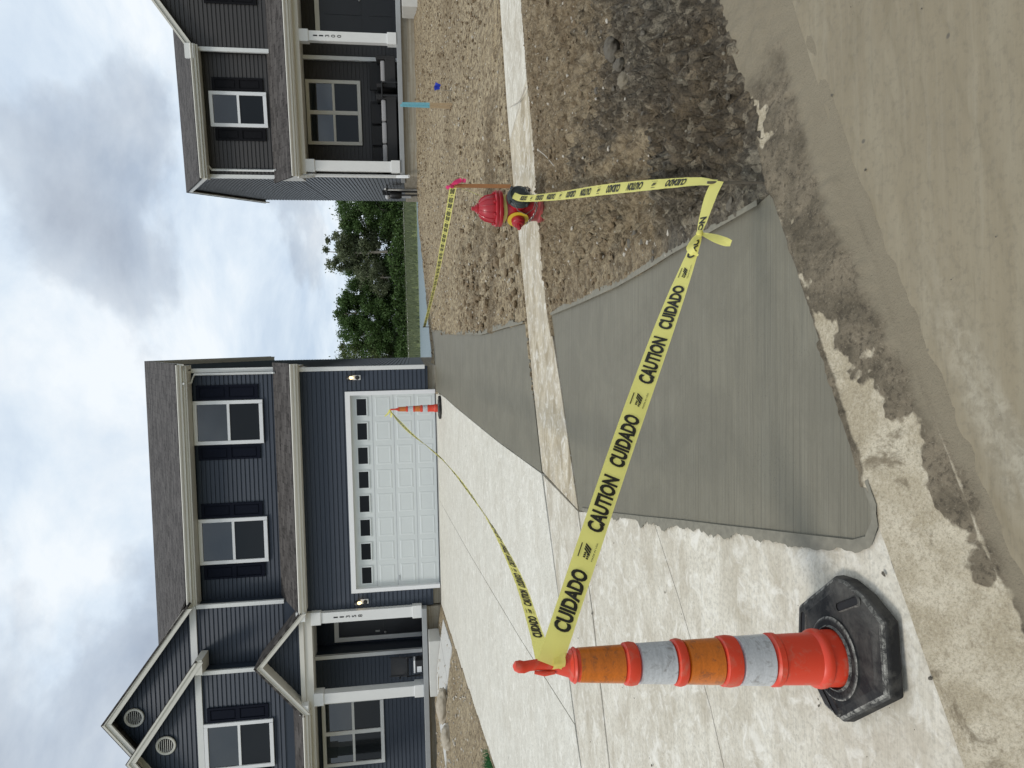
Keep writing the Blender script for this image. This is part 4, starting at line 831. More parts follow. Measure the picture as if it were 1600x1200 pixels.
C2.location = (-.52, 16.6, h1(-.52, 16.6)+.008); C2.rotation_euler = (0, 0, R(70)); C2.scale = (1.08,)*3

# ------------------------------------------------------------------ caution tape
WORDS = {w: text_mesh(w, 1, .042) for w in ('CAUTION', 'CUIDADO')}
SMALL = text_mesh('MADE IN USA', 1, .0)
def crv(P, n):
    """Catmull-Rom through rows of numbers"""
    P = np.array(P, float); Q = np.vstack([2*P[0]-P[1], P, 2*P[-1]-P[-2]]); out = []
    for i in range(1, len(Q)-2):
        for t in np.linspace(0, 1, n, endpoint=(i == len(Q)-3)):
            a, b, c, d = Q[i-1:i+3]; out.append(.5*((2*b)+(c-a)*t+(2*a-5*b+4*c-d)*t*t+(3*b-a-3*c+d)*t**3))
    return np.array(out)
def ribbon(name, pts, width, prints, parent=None, n=26, start=.05, gap=.0, lab=None, wrinkle=.0, seed=1, words=True):
    """pts: (x,y,z, twist) twist = angle of the tape's width from vertical, about its run; width from top edge down"""
    C = crv(pts, n); p = C[:, :3]; w = C[:, 4] if C.shape[1] > 4 else np.ones(len(C)); tw = C[:, 3]
    d = np.gradient(p, axis=0); d /= np.linalg.norm(d, axis=1)[:, None]
    up = np.array([0, 0, 1.]) - d*d[:, 2:3]; up /= np.linalg.norm(up, axis=1)[:, None]; sd = np.cross(d, up)
    wv = up*np.cos(tw)[:, None]+sd*np.sin(tw)[:, None]; nv = np.cross(d, wv)
    s = np.concatenate([[0], np.cumsum(np.linalg.norm(np.diff(p, axis=0), axis=1))])
    def at(q, t, off=0):
        f = lambda A: np.stack([np.interp(q, s, A[:, k]) for k in range(3)], -1)
        ww = np.interp(q, s, w)*width; cur = np.sin(t*math.pi)*.0012+wrinkle*fbm(q*1.0, t*.08, 22, 3, .5, seed)
        return f(p)+f(wv)*((t-.5)*ww)[..., None]+f(nv)*(cur+off)[..., None]
    K = 7; qs = np.linspace(0, s[-1], max(60, int(s[-1]/.012)))
    vs = np.concatenate([at(qs, np.full(len(qs), k/(K-1))) for k in range(K)]); m_ = len(qs)
    fs = [(k*m_+i, k*m_+i+1, (k+1)*m_+i+1, (k+1)*m_+i) for k in range(K-1) for i in range(m_-1)]
    o = MB().add(vs.tolist(), fs).build(name, 'tape_yellow', parent, True)
    if not words: return o
    # word, mark, word, as on the roll; printed through to both faces
    FAR = MB()
    for OFF in (.0024, -.0024):
        q = start; j = 0
        while q < s[-1]-.12:
            kind = prints[j % len(prints)]; L = MB(); wl = .062 if kind == 'logo' else .19
            if q+wl < s[-1]:
                if kind == 'logo':
                    for bq in [((.22+.16*i, .18), (.34+.16*i, .18), (.62+.13*i, .82), (.52+.13*i, .82)) for i in range(3)]:
                        L.add(at(np.array([q+.055*a for a, c in bq]), np.array([.28+.44*c for a, c in bq]), OFF).tolist(), [(0, 1, 2, 3)])
                    for a in range(3):
                        for c in range(2):
                            aa, cc = .02+.11*a+.05*c, .22+.3*c
                            L.add(at(np.array([q+.055*x for x in (aa, aa+.08, aa+.08, aa)]), np.array([.28+.44*x for x in (cc, cc, cc+.2, cc+.2)]), OFF).tolist(), [(0, 1, 2, 3)])
                    v, f, ar = SMALL; L.add(at(np.array([q+.06*a[0] for a in v]), np.array([.17+.07*a[1] for a in v]), OFF).tolist(), f)
                    L.add(at(np.array([q+.045*x for x in (0, 1, 1, 0)]), np.array([.78, .78, .82, .82]), OFF).tolist(), [(0, 1, 2, 3)])
                else:
                    v, f, ar = WORDS[kind]; L.add(at(np.array([q+wl*a[0] for a in v]), np.array([.15+.70*a[1] for a in v]), OFF).tolist(), f)
                if L.v[0][1] < 5.5 and abs(L.v[0][0]) > .02: stuff(L.build('printed_mark' if kind == 'logo' else 'printed_word', 'tape_ink', o))
                else: FAR.add(L.v, L.f)
            q += wl+gap-(.007 if kind == 'logo' else 0); j += 1
    if FAR.v: stuff(FAR.build('lettering', 'tape_ink', o))
    return o
PIN = (.76, 2.57)
seq = ['CUIDADO', 'logo', 'CAUTION']
cu_ = C1.location+Vector((.06, 0, 0))
T1 = ribbon('caution_tape', [(-.835, 2.035, 1.075, .0, 1), (-.60, 2.10, .965, .0, 1), (-.2, 2.24, .765, -.05, 1), (.2, 2.385, .555, -.35, .9), (.48, 2.48, .405, -.8, .6), (.545, 2.50, .372, -.9, .32), (.60, 2.515, .348, -.8, .5), (.70, 2.55, .30, -.75, .66), (.765, 2.565, .262, -.6, .6)], .077, seq, start=.10, gap=.036, wrinkle=.0018)
tag(T1, 'broad yellow caution tape stretched low from the near cone across the new apron', 'tape')
ribbon('tape_wrap', [(-.80, 2.075, 1.05, .0, .55), (-.81, 2.045, 1.045, .2, .6), (-.835, 2.03, 1.045, -.2, .62), (-.86, 2.05, 1.05, .2, .6), (-.855, 2.085, 1.055, .1, .55), (-.83, 2.095, 1.05, 0, .5), (-.805, 2.08, 1.045, 0, .5)], .06, seq, T1, n=14, wrinkle=.0022, start=.01)
ribbon('tape_tail', [(.545, 2.492, .372, .3, .25), (.52, 2.47, .40, .5, .5), (.49, 2.43, .435, .9, .6), (.462, 2.40, .445, 1.4, .45), (.445, 2.39, .425, 1.9, .3)], .07, seq, T1, n=12, words=False, wrinkle=.0022)
ribbon('tape_tail', [(.545, 2.492, .372, .3, .25), (.535, 2.48, .35, .5, .5), (.52, 2.465, .32, .8, .7), (.505, 2.45, .29, 1.0, .7), (.498, 2.44, .275, 1.1, .5)], .045, ['CAUTION'], T1, n=12, start=.02, wrinkle=.0022)
MB().lathe([(.002, -.016), (.011, -.010), (.014, 0), (.011, .010), (.002, .016)], 10, (.545, 2.495, .372), (1, .3, -.5)).build('knot', 'tape_yellow', T1, True)
T2 = ribbon('caution_tape', [(.765, 2.585, .262, -.7, .45), (.84, 2.84, .285, -1.0, .7), (1.05, 3.7, .37, -1.25, .95), (1.28, 4.7, .46, -1.2, .9), (1.48, 5.5, .545, -1.1, .85), (1.585, 5.80, .58, -1.0, .8)], .066, seq, start=.25, gap=.10, wrinkle=.0022, seed=7)
tag(T2, 'yellow caution tape running from the low steel pin back to the hydrant', 'tape')
T3 = ribbon('caution_tape', [(1.60, 6.08, .70, .2, .8), (1.9, 6.9, .80, .5, .6), (2.24, 7.84, .93, .3, .7)], .06, seq, start=.06, gap=.04, seed=9)
tag(T3, 'short yellow caution tape between the hydrant and the wooden stake behind it', 'tape')
T4 = ribbon('caution_tape', [(2.25, 7.86, .95, 0, 1), (2.15, 10, .96, .4, 1), (1.95, 14, 1.0, -.3, .9), (1.66, 19.6, 1.12, .2, .9)], .075, seq, start=.1, gap=.04, seed=11)
tag(T4, 'long yellow caution tape from the pink flagged stake towards the blue house', 'tape')
T5 = ribbon('caution_tape', [(-.86, 2.10, 1.075, .0, .7), (-.845, 2.45, 1.055, .2, .6), (-.83, 3.0, 1.03, .4, .65), (-.81, 3.9, 1.03, .8, .7), (-.775, 5.0, 1.075, 1.2, .9), (-.735, 6.2, 1.15, 1.0, .8), (-.70, 7.5, 1.26, .5, .7), (-.64, 10, 1.53, 1.6, .6), (-.58, 13, 1.78, 3.0, .6), (-.52, 16.57, 2.03, 4.0, .6)], .077, seq, start=.2, gap=.03, seed=4, wrinkle=.0022)
tag(T5, 'sagging twisted yellow caution tape from near cone over the driveway to far cone', 'tape')
ribbon('tape_tail', [(-.52, 16.5, 2.03, 0, .4), (-.60, 16.48, 2.06, .4, .7), (-.67, 16.47, 2.14, .8, .6)], .07, seq, T5, n=8, words=False); ribbon('tape_tail', [(-.52, 16.5, 2.03, 0, .4), (-.60, 16.48, 1.99, .4, .7), (-.70, 16.47, 2.0, .8, .6)], .07, seq, T5, n=8, words=False)

# ------------------------------------------------------------------ pins and stakes
z0 = h1(*PIN); tag(MB().tube([(PIN[0]+.004, PIN[1], z0-.1), (PIN[0], PIN[1], z0+.24)], .0055, 8).build('steel_pin', 'rusty_steel', None, True), 'short dark steel pin in wet mud at the apron corner holding tape', 'pin')
z0 = h1(1.66, 19.6); tag(MB().tube([(1.66, 19.65, z0-.1), (1.66, 19.65, z0+.22)], .012, 6).build('steel_pin', 'rusty_steel'), 'steel pin beyond the far end of the new driveway strip', 'pin')
z0 = h1(2.25, 7.86)
st = empty('wooden_stake', (2.25, 7.86, z0)); tag(st, 'brown wooden stake with pink ribbon behind the hydrant', 'stake')
MB().prism_z([(-.02, -.01), (.02, -.01), (.02, .01), (-.02, .01)], -.2, .70).build('shaft', 'stake_brown', st)
ribbon('ribbon', [(.0, -.02, .655, 0, 1), (.025, 0, .66, 0, 1), (0, .02, .665, 0, 1), (-.028, 0, .67, 0, 1), (-.0, -.022, .68, 0, 1)], .035, seq, st, n=8, words=False).data.materials[0] = MATS['ribbon_pink']
ribbon('ribbon', [(.0, -.02, .67, 0, 1), (.02, -.05, .64, .3, 1), (.05, -.04, .57, .6, 1), (.04, -.05, .52, .9, .8)], .05, seq, st, n=8, words=False).data.materials[0] = MATS['ribbon_pink']
ribbon('ribbon', [(.0, -.02, .68, 0, 1), (-.02, -.04, .71, .3, 1), (-.04, -.03, .74, .6, .8)], .045, seq, st, n=8, words=False).data.materials[0] = MATS['ribbon_pink']
z0 = h1(5.09, 12.72); st = empty('survey_lath', (5.09, 12.72, z0)); tag(st, 'teal topped survey lath standing in the dirt yard', 'stake')
for q, (dx_, a) in enumerate(((-.026, .015), (.028, -.01))):
    for za, zb, mm in ((-.2, .40, 'lath_wood'), (.401, .93-q*.03, 'paint_teal')):
        MB().add([(dx_+a*z-e*.022, f*.006-q*.015, z) for z in (za, zb) for e, f in ((1, 1), (-1, 1), (-1, -1), (1, -1))], [(0, 1, 2, 3), (7, 6, 5, 4), (0, 4, 5, 1), (1, 5, 6, 2), (2, 6, 7, 3), (3, 7, 4, 0)]).build('lath', mm, st)
z0 = h1(5.32, 12.6); st = empty('marker_flag', (5.32, 12.6, z0)); tag(st, 'little blue marker flag on a wire in the dirt yard', 'flag')
MB().tube([(0, 0, -.1), (.01, 0, .33)], .003, 5).build('wire', 'steel', st)
ribbon('flag', [(.01, 0, .27, 0, 1), (.05, -.01, .28, .2, 1), (.09, .01, .265, -.1, 1), (.125, 0, .25, .2, 1)], .10, seq, st, n=6, words=False).data.materials[0] = MATS['flag_blue']

# ------------------------------------------------------------------ hydrant
hz = .225; HY = empty('fire_hydrant', (1.52, 5.99, hz), R(0)); tag(HY, 'red fire hydrant with dark grey cap and yellow ring at the sidewalk edge', 'fire hydrant')
b = MB(); b.lathe([(.10, -.15), (.105, 0), (.108, .08), (.118, .09), (.118, .11), (.106, .12), (.104, .15), (.112, .22), (.118, .30), (.112, .37), (.102, .405), (.10, .43)], 36); b.build('barrel', 'hydrant_red', HY, True)
b = MB(); b.lathe([(.10, .43), (.150, .432), (.155, .44), (.155, .458), (.150, .464), (.152, .466), (.155, .472), (.155, .488), (.148, .494), (.118, .498), (.116, .52)], 36); fl_ = b.build('flange', 'hydrant_red', HY, True)
for k in range(8):
    a = k*math.pi/4+.2; MB().lathe([(.011, 0), (.013, .004), (.013, .016), (.008, .02)], 6, (.138*math.cos(a), .138*math.sin(a), .494)).build('bolt', 'hydrant_red', fl_)
b = MB(); bon = b.lathe([(.118, .496), (.119, .53), (.108, .575), (.085, .61), (.055, .63), (.046, .634), (.046, .648), (.034, .652), (.032, .664), (.020, .666), (.018, .692), (.012, .695)], 36).build('bonnet', 'hydrant_red', HY, True)
for k in range(12):
    a = k*math.pi/6; c_, s_ = math.cos(a), math.sin(a)
    MB().tube([(r_*c_, r_*s_, z_) for r_, z_ in ((.119, .50), (.1205, .53), (.110, .575), (.087, .61), (.057, .63))], .005, 6).build('rib', 'hydrant_red', bon, True)
def nozzle(ang, z, rr, prof, mats, name):
    ax = (math.sin(ang), -math.cos(ang), 0); o_ = None
    for nm, pr, mt_ in prof:
        x = MB().lathe(pr, 32 if nm != 'nut' else 5, (0, 0, z), ax).build(nm, mt_, o_ or HY, nm != 'nut'); o_ = o_ or x
    return o_
p_ = nozzle(R(22), .30, .1, [('pumper_nozzle', [(.085, .05), (.09, .125), (.096, .13), (.096, .145), (.08, .15)], 'hydrant_red'), ('pumper_cap', [(.098, .14), (.104, .146), (.104, .165), (.098, .175), (.092, .178), (.09, .198), (.078, .204), (.072, .198), (.05, .196), (.046, .206), (.012, .208)], 'hydrant_grey')], None, '')
for k in range(4):
    a = k*math.pi/2+.6; ax = Vector((math.sin(R(22)), -math.cos(R(22)), 0)); e1 = Vector((math.cos(R(22)), math.sin(R(22)), 0)); q = Vector((0, 0, .30))+ax*.17+(e1*math.cos(a)+Vector((0, 0, 1))*math.sin(a))*.104
    MB().lathe([(.008, -.02), (.014, 0), (.008, .02)], 8, q, tuple(ax)).build('lug', 'hydrant_grey', p_, True)
for an in (-62, 112):
    nozzle(R(an), .30, .06, [('hose_nozzle', [(.055, .05), (.06, .11), (.062, .12)], 'hydrant_red'), ('tag_ring', [(.090, .118), (.092, .119), (.092, .124), (.05, .125)], 'hydrant_yellow'), ('nozzle_cap', [(.058, .122), (.060, .13), (.056, .16), (.050, .168), (.044, .17), (.038, .185), (.02, .188)], 'hydrant_red'), ('nut', [(.019, .18), (.018, .225), (.014, .228)], 'hydrant_red')], None, '')
def chain(pts, rad=.010):
    C = crv(pts, 14); s_ = np.concatenate([[0], np.cumsum(np.linalg.norm(np.diff(C, axis=0), axis=1))]); o_ = MB()
    for i, q in enumerate(np.arange(0, s_[-1], rad*1.7)):
        c0 = Vector([np.interp(q, s_, C[:, k]) for k in range(3)]); c1 = Vector([np.interp(q+.004, s_, C[:, k]) for k in range(3)]); d = (c1-c0).normalized() if (c1-c0).length > 1e-6 else Vector((0, 0, 1))
        u_ = d.cross(Vector((.3, .9, .1))).normalized(); v_ = u_.cross(d)
        if i % 2: u_ = v_
        o_.tube([c0+d*rad*1.3*math.cos(t)+u_*rad*.8*math.sin(t) for t in np.linspace(0, 2*math.pi, 9)], .0028, 5, False)
    return o_.build('chain', 'steel', HY, True)
chain([(.10, -.20, .24), (.05, -.19, .17), (.0, -.15, .15), (-.05, -.13, .155), (-.11, -.10, .19), (-.15, -.08, .24)]); chain([(.14, -.15, .27), (.155, -.11, .22), (.14, -.06, .18)])
MB().tube([(.02, -.20, .36), (-.06, -.185, .32), (-.09, -.17, .25), (-.04, -.16, .18), (.03, -.15, .16)], .003, 5).build('cable', 'steel', HY, True)
ribbon('tape_loop', [(.118*math.sin(a), -.118*math.cos(a), .415+.006*math.sin(3*a), 0, 1) for a in np.linspace(-2.6, 2.6, 14)], .03, seq, T2, n=5, words=False).location = HY.location

# ------------------------------------------------------------------ stones, clods, pebbles
def ico():
    bm = bmesh.new(); bmesh.ops.create_icosphere(bm, subdivisions=1, radius=1); v = np.array([q.co[:] for q in bm.verts]); f = np.array([[q.index for q in g.verts] for g in bm.faces]); bm.free(); return v, f
def scatter(name, mat, pos, size, seed, parent=None, flat=.65):
    rs = np.random.RandomState(seed); v, f = ico(); n = len(pos)
    jit = v[None]*(1+rs.uniform(-.32, .32, (n, len(v), 1)))*rs.uniform(.6, 1.3, (n, 1, 3))*np.array([1, 1, flat])
    an = rs.uniform(0, 6.28, n); c_, s_ = np.cos(an)[:, None], np.sin(an)[:, None]
    P = np.stack([jit[..., 0]*c_-jit[..., 1]*s_, jit[..., 0]*s_+jit[..., 1]*c_, jit[..., 2]], -1)*size[:, None, None]+pos[:, None, :]
    me = bpy.data.meshes.new(name); me.from_pydata(P.reshape(-1, 3).tolist(), [], (f[None]+(np.arange(n)*len(v))[:, None, None]).reshape(-1, 3).tolist()); me.materials.append(MATS[mat])
    o = bpy.data.objects.new(name, me); COL.objects.link(o); o.parent = parent
    return o
rs = np.random.RandomState(5)
def spots(n, x0, x1, y0, y1, test, pw=1.0):
    x = rs.uniform(x0, x1, n); y = y0+(y1-y0)*rs.uniform(0, 1, n)**pw; k = test(x, y); return x[k], y[k]
okv = lambda x, y: (y > ip(x, CURB)+.08) & (y < ip(x, SWN)-.05) & ~inpoly(x, y, APRON) & (x > .62)
x, y = spots(34000, .6, 7, 2.5, 8, okv, 1.35); kk = rs.uniform(0, 1, len(x)) < .25+1.1*sst(-.2, .35, fbm(x, y, 1.6, 3, .6, 120)); x, y = x[kk], y[kk]; s_ = .003+.026*rs.uniform(0, 1, len(x))**7; d_ = y-ip(x, CURB); k = d_ > 1.5+.5*fbm(x, y, .9, 3, .5, 77)
Z = verge(x, y)[0]+s_*.25
stuff(tag(scatter('dirt_clods', 'clod', np.stack([x, y, Z], -1)[k], s_[k], 1), 'loose brown dirt clods strewn over the verge', 'dirt clods'))
kw = (~k) & (rs.uniform(0, 1, len(x)) < .35)
stuff(tag(scatter('mud_clods', 'clod_wet', np.stack([x, y, Z-s_*.3], -1)[kw], s_[kw]*.95, 2), 'wet dark mud lumps beside the new apron', 'mud'))
x, y = spots(1500, .6, 7, 2.8, 8, okv); k = (y-ip(x, CURB)) > .9; x, y = x[k], y[k]
stuff(tag(scatter('pebbles', 'pebble', np.stack([x, y, verge(x, y)[0]+.002], -1), .004+.014*rs.uniform(0, 1, len(x))**3, 3), 'pale pebbles scattered in the verge dirt', 'pebbles'))
oky = lambda x, y: (y > ip(x, SWF)+.05) & ~inpoly(x, y, FRESH) & (x > .75)
x, y = spots(15000, .7, 12, 7, 20, oky, 1.3); kk = rs.uniform(0, 1, len(x)) < .2+1.2*sst(-.25, .3, fbm(x, y, .9, 3, .6, 130)); x, y = x[kk], y[kk]; near_ = np.exp(-((x-1.5)/1.0)**2)*np.exp(-((y-10)/4.)**2)
s_ = (.006+.03*rs.uniform(0, 1, len(x))**6)*(1+1.2*near_)
stuff(tag(scatter('dirt_clods', 'clod', np.stack([x, y, H(x, y)+.03], -1), s_, 4), 'brown dirt clods lying over the graded yard', 'dirt clods'))
x, y = spots(4200, .7, 12, 7, 20, oky, 1.2)
stuff(tag(scatter('pebbles', 'pebble', np.stack([x, y, H(x, y)+.03], -1), .005+.02*rs.uniform(0, 1, len(x))**5, 6), 'pale pebbles speckling the graded yard', 'pebbles'))
x, y = spots(1500, -12, -5, 8, 18, lambda x, y: x < np.interp(y, [5, 9.28, 18.5], [-5.0, -5.3, -5.8]))
stuff(tag(scatter('pebbles', 'pebble', np.stack([x, y, H(x, y)+.02], -1), .008+.03*rs.uniform(0, 1, len(x))**3, 8), 'pebbles in the dirt bed before the blue house porch', 'pebbles'))
# crumbs on the old concrete and along the curb
x, y = spots(420, -4, -.6, .8, 5.2, lambda x, y: (y > ip(x, CURB)) & ~inpoly(x, y, APRON))
stuff(tag(scatter('mud_crumbs', 'clod_wet', np.stack([x, y, H(x, y)+.008], -1), .0015+.008*rs.uniform(0, 1, len(x))**4, 9, flat=.4), 'specks of mud dropped on the old driveway concrete', 'mud'))
x = rs.uniform(-1.5, 3, 160); t_ = rs.uniform(.35, 1.7, 160); y = ip(x, CURB)-t_
stuff(tag(scatter('street_crumbs', 'clod_wet', np.stack([x, y, H(x, y)+.005], -1), .001+.006*rs.uniform(0, 1, 160)**4, 12), 'small crumbs in the muddy street', 'mud'))
def rock(name, loc, dim, seed, mat, label, rz=0, sub=3):
    bm = bmesh.new(); bmesh.ops.create_icosphere(bm, subdivisions=sub+1, radius=1); v = np.array([q.co[:] for q in bm.verts])
    r_ = 1+.22*fbm(v[:, 0]+v[:, 2]*.7+seed, v[:, 1]-v[:, 2]*.5, 1.3, 3, .5, seed)+.20*fbm(v[:, 0]*3+v[:, 2]*2, v[:, 1]*3-v[:, 2]*2, 1.2, 4, .65, seed+1)
    for q, k in zip(bm.verts, r_): q.co = Vector((q.co.x*dim[0], q.co.y*dim[1], q.co.z*dim[2]))*float(k)
    me = bpy.data.meshes.new(name); bm.to_mesh(me); bm.free(); me.materials.append(MATS[mat]); me.polygons.foreach_set('use_smooth', [True]*len(me.polygons))
    o = bpy.data.objects.new(name, me); COL.objects.link(o); o.location = loc; o.rotation_euler = (0, 0, rz); return tag(o, label, 'rock')
rock('fieldstone', (-6.95, 15.25, h1(-6.95, 15.25)+.07), (.36, .17, .14), 3, 'fieldstone', 'long pale fieldstone by the end of the front walk', .1)
rock('fieldstone', (-7.25, 14.5, h1(-7.25, 14.5)+.06), (.24, .17, .13), 8, 'fieldstone', 'smaller rounded fieldstone left of the front walk', .3)
rock('stone', (1.79, 4.01, h1(1.79, 4.01)+.035), (.065, .05, .045), 12, 'grey_stone', 'fist sized grey stone in the verge dirt', .7)
rock('dirt_lump', (2.08, 4.23, h1(2.08, 4.23)+.04), (.085, .065, .05), 15, 'clod_wet', 'largest dark dirt lump in the verge above the grey stone', .4)
rock('dirt_lump', (1.92, 4.12, h1(1.92, 4.12)+.03), (.06, .045, .04), 16, 'clod_wet', 'dark dirt lump between grey stone and the largest lump', 1.4)
rock('white_chip', (2.28, 4.28, h1(2.28, 4.28)+.05), (.018, .012, .01), 19, 'pebble', 'small white stone chip beside the largest dirt lump', .4, 1)
def twig(pts, r, label, mat='lath_wood'):
    o = MB().tube(crv(pts, 6).tolist(), r, 5).build('twig', mat, None, True); return tag(o, label, 'twig')
twig([(2.85, 6.62, h1(2.85, 6.62)+.05), (2.9, 7.05, .30), (2.98, 7.35, .31), (3.05, 7.6, .315)], .006, 'thin pale twig lying across the sidewalk edge', 'pebble')
twig([(1.75, 5.55, .27), (1.9, 5.75, .30), (2.0, 5.9, .33), (2.08, 6.1, .30)], .004, 'bent straw on the verge to the right of the hydrant', 'pebble')

# ------------------------------------------------------------------ porch furniture
def furn(name, H_, x, d, z, rz=0):
    o = empty(name); w_ = loc2w(H_, x, d); o.location = (*w_, z); o.rotation_euler = (0, 0, H_.rotation_euler.z+rz); return o
FZ = g0+.49
so = furn('wicker_sofa', RH, 1.25, 1.0, FZ); tag(so, 'dark wicker sofa with grey cushions on the charcoal house porch', 'sofa')
B(-.95, .95, -.35, .38, .06, .34).build('seat_base', 'wicker_dark', so, bevel=.02); B(-.95, .95, .27, .40, .34, .80).build('backrest', 'wicker_dark', so, bevel=.02)
for sx in (-1, 1): B(sx*.95-.07, sx*.95+.07, -.36, .40, .05, .60).build('armrest', 'wicker_dark', so, bevel=.02)
for q in (-.59, 0, .59): B(q-.28, q+.28, -.38, .26, .345, .47).build('seat_cushion', 'cushion_grey', so, bevel=.035)
for q in (-.59, 0, .59): B(q-.27, q+.27, .14, .268, .48, .78).build('back_cushion', 'wicker_dark', so, bevel=.03)
ch = furn('wicker_armchair', RH, 2.85, .95, FZ); tag(ch, 'dark wicker armchair with grey seat next to the numbered porch post', 'armchair')
B(-.36, .36, -.33, .36, .06, .34).build('seat_base', 'wicker_dark', ch, bevel=.02); B(-.36, .36, .25, .38, .34, .80).build('backrest', 'wicker_dark', ch, bevel=.02); B(-.28, .28, -.35, .24, .345, .46).build('seat_cushion', 'cushion_grey', ch, bevel=.035)
for sx in (-1, 1): B(sx*.36-.05, sx*.36+.05, -.34, .38, .05, .58).build('armrest', 'wicker_dark', ch, bevel=.02)
tb = furn('side_table', RH, 2.35, .55, FZ); tag(tb, 'small black side table between porch sofa and armchair', 'table')
B(-.2, .2, -.2, .2, .42, .45).build('table_top', 'black_plastic', tb, bevel=.006)
for sx in (-1, 1):
    for sy in (-1, 1): B(sx*.17-.015, sx*.17+.015, sy*.17-.015, sy*.17+.015, 0, .419).build('leg', 'black_plastic', tb)
fc = furn('folding_chair', LH, -7.45, .55, 1.412, R(20)); tag(fc, 'folded dark camp chair on the blue house porch', 'chair')
MB().add([(-.22, .0, .42), (.22, .0, .42), (.24, .22, .86), (-.24, .22, .86)], [(0, 1, 2, 3)]).build('backrest', 'black_plastic', fc); MB().add([(-.23, -.32, .42), (.23, -.32, .42), (.22, .05, .38), (-.22, .05, .38)], [(0, 1, 2, 3)]).build('seat', 'black_plastic', fc)
for sx in (-1, 1):
    MB().tube([(sx*.23, -.3, 0), (sx*.24, .22, .9)], .012, 6).build('leg', 'black_plastic', fc); MB().tube([(sx*.23, .18, 0), (sx*.23, -.32, .43)], .012, 6).build('leg', 'black_plastic', fc); MB().tube([(sx*.26, -.3, .60), (sx*.26, .14, .62)], .018, 6).build('armrest', 'black_plastic', fc)
bx = furn('storage_box', LH, -7.28, .25, 1.412); tag(bx, 'little black and white box beside the camp chair', 'box')
B(-.16, .16, -.12, .12, 0, .20).build('case', 'black_plastic', bx, bevel=.01); B(-.17, .17, -.13, .13, .201, .245).build('lid', 'vinyl_white', bx, bevel=.01); B(-.15, .0, -.126, -.1205, .04, .16).build('label_panel', 'vinyl_white', bx)

# ------------------------------------------------------------------ grass at the driveway edge
rs = np.random.RandomState(9); n_ = 5200
x = -5.55-rs.uniform(0, 1, n_)**1.3*.8; y = rs.uniform(7.2, 10.4, n_); k = (x < np.interp(y, [5, 9.28, 18.5], [-4.9, -5.18, -5.66])-.02) & (x > -6.4+.25*fbm(x, y, 3, 2)) & (y < 9.9+.4*fbm(x, y, 2, 2)+(x+5.6)*.6)
x = -5.20-rs.uniform(0, 1, n_)*.75-(y-9.28)*.054; k = (y < 10.1-(-5.2-x)*.9+.35*fbm(x, y, 2.2, 3))
x, y = x[k], y[k]; hh = rs.uniform(.06, .14, len(x)); a = rs.uniform(0, 6.28, len(x)); w_ = .007; lx, ly = rs.uniform(-.05, .05, len(x)), rs.uniform(-.05, .05, len(x)); z_ = H(x, y)
vs = np.stack([np.stack([x-np.cos(a)*w_, y-np.sin(a)*w_, z_], -1), np.stack([x+np.cos(a)*w_, y+np.sin(a)*w_, z_], -1), np.stack([x+lx, y+ly, z_+hh], -1)], 1).reshape(-1, 3)
me = bpy.data.meshes.new('grass'); me.from_pydata(vs.tolist(), [], np.arange(len(vs)).reshape(-1, 3).tolist()); me.materials.append(MATS['blade_green'])
o = bpy.data.objects.new('grass', me); COL.objects.link(o); stuff(tag(o, 'bright green grass patch at the left edge of the driveway', 'grass'))

# ------------------------------------------------------------------ trees across the pond
def tree(x, y, h, r, seed, mat, label, airy=1.0, bark='bark', base=.22, leaf_n=5200, lean=0):
    rs = np.random.RandomState(seed); z0 = h1(x, y)-.3; root = empty('tree', (x, y, z0)); tag(root, label, 'tree', 'trees across the pond')
    tb_ = MB(); top = Vector((lean, 0, h*.86)); tr = [Vector((lean*t+.25*math.sin(t*5+seed)*t, .2*math.cos(t*4+seed)*t, h*.86*t)) for t in np.linspace(0, 1, 9)]
    tb_.tube(tr, [.02*h*(1-.85*t)+.03 for t in np.linspace(0, 1, 9)], 7)
    tips = []
    for k in range(16):
        t = rs.uniform(base, .95); i = min(7, int(t*8)); p0 = tr[i]; a = k*2.4+rs.uniform(-.4, .4); L = r*rs.uniform(.55, 1.0)*(1.15-.7*abs(t-.5))
        e = p0+Vector((math.cos(a)*L, math.sin(a)*L, L*rs.uniform(.15, .75))); m_ = (p0+e)/2+Vector((0, 0, -.08*L)); tb_.tube([p0, m_, e], [.05*(1.3-t)*h/10, .03, .012], 5); tips += [e, m_, (m_+e)/2]
    tb_.build('trunk', bark, root, True)
    # leaf clumps at the limb tips and through the crown
    C = [np.array(q) for q in tips]
    for k in range(int(26*airy)):
        u_ = rs.normal(size=3); u_ /= np.linalg.norm(u_); q = u_*rs.uniform(.35, 1)**.5; C.append(np.array([q[0]*r*.9+lean*.6, q[1]*r*.9, h*(base+1)/2+q[2]*h*(1-base)/2*.84]))
    C = np.array(C); cr = rs.uniform(.35, .95, len(C))*r*.30; per = int(leaf_n*2.4)//len(C)
    P = (C[:, None]+rs.normal(size=(len(C), per, 3))*cr[:, None, None]*np.array([.62, .62, .48])).reshape(-1, 3); P = P[P[:, 2] > h*base*.35]
    n = len(P); A = rs.normal(size=(n, 3)); A /= np.linalg.norm(A, axis=1)[:, None]; Bv = np.cross(A, rs.normal(size=(n, 3))); Bv /= np.linalg.norm(Bv, axis=1)[:, None]; sz = rs.uniform(.10, .23, n)[:, None]*(h/13)
    V_ = np.stack([P-A*sz, P+Bv*sz*.6, P+A*sz, P-Bv*sz*.6], 1).reshape(-1, 3)
    me = bpy.data.meshes.new('crown'); me.from_pydata(V_.tolist(), [], np.arange(len(V_)).reshape(-1, 4).tolist()); me.materials.append(MATS[mat])
    o = bpy.data.objects.new('crown', me); COL.objects.link(o); o.parent = root
    return root
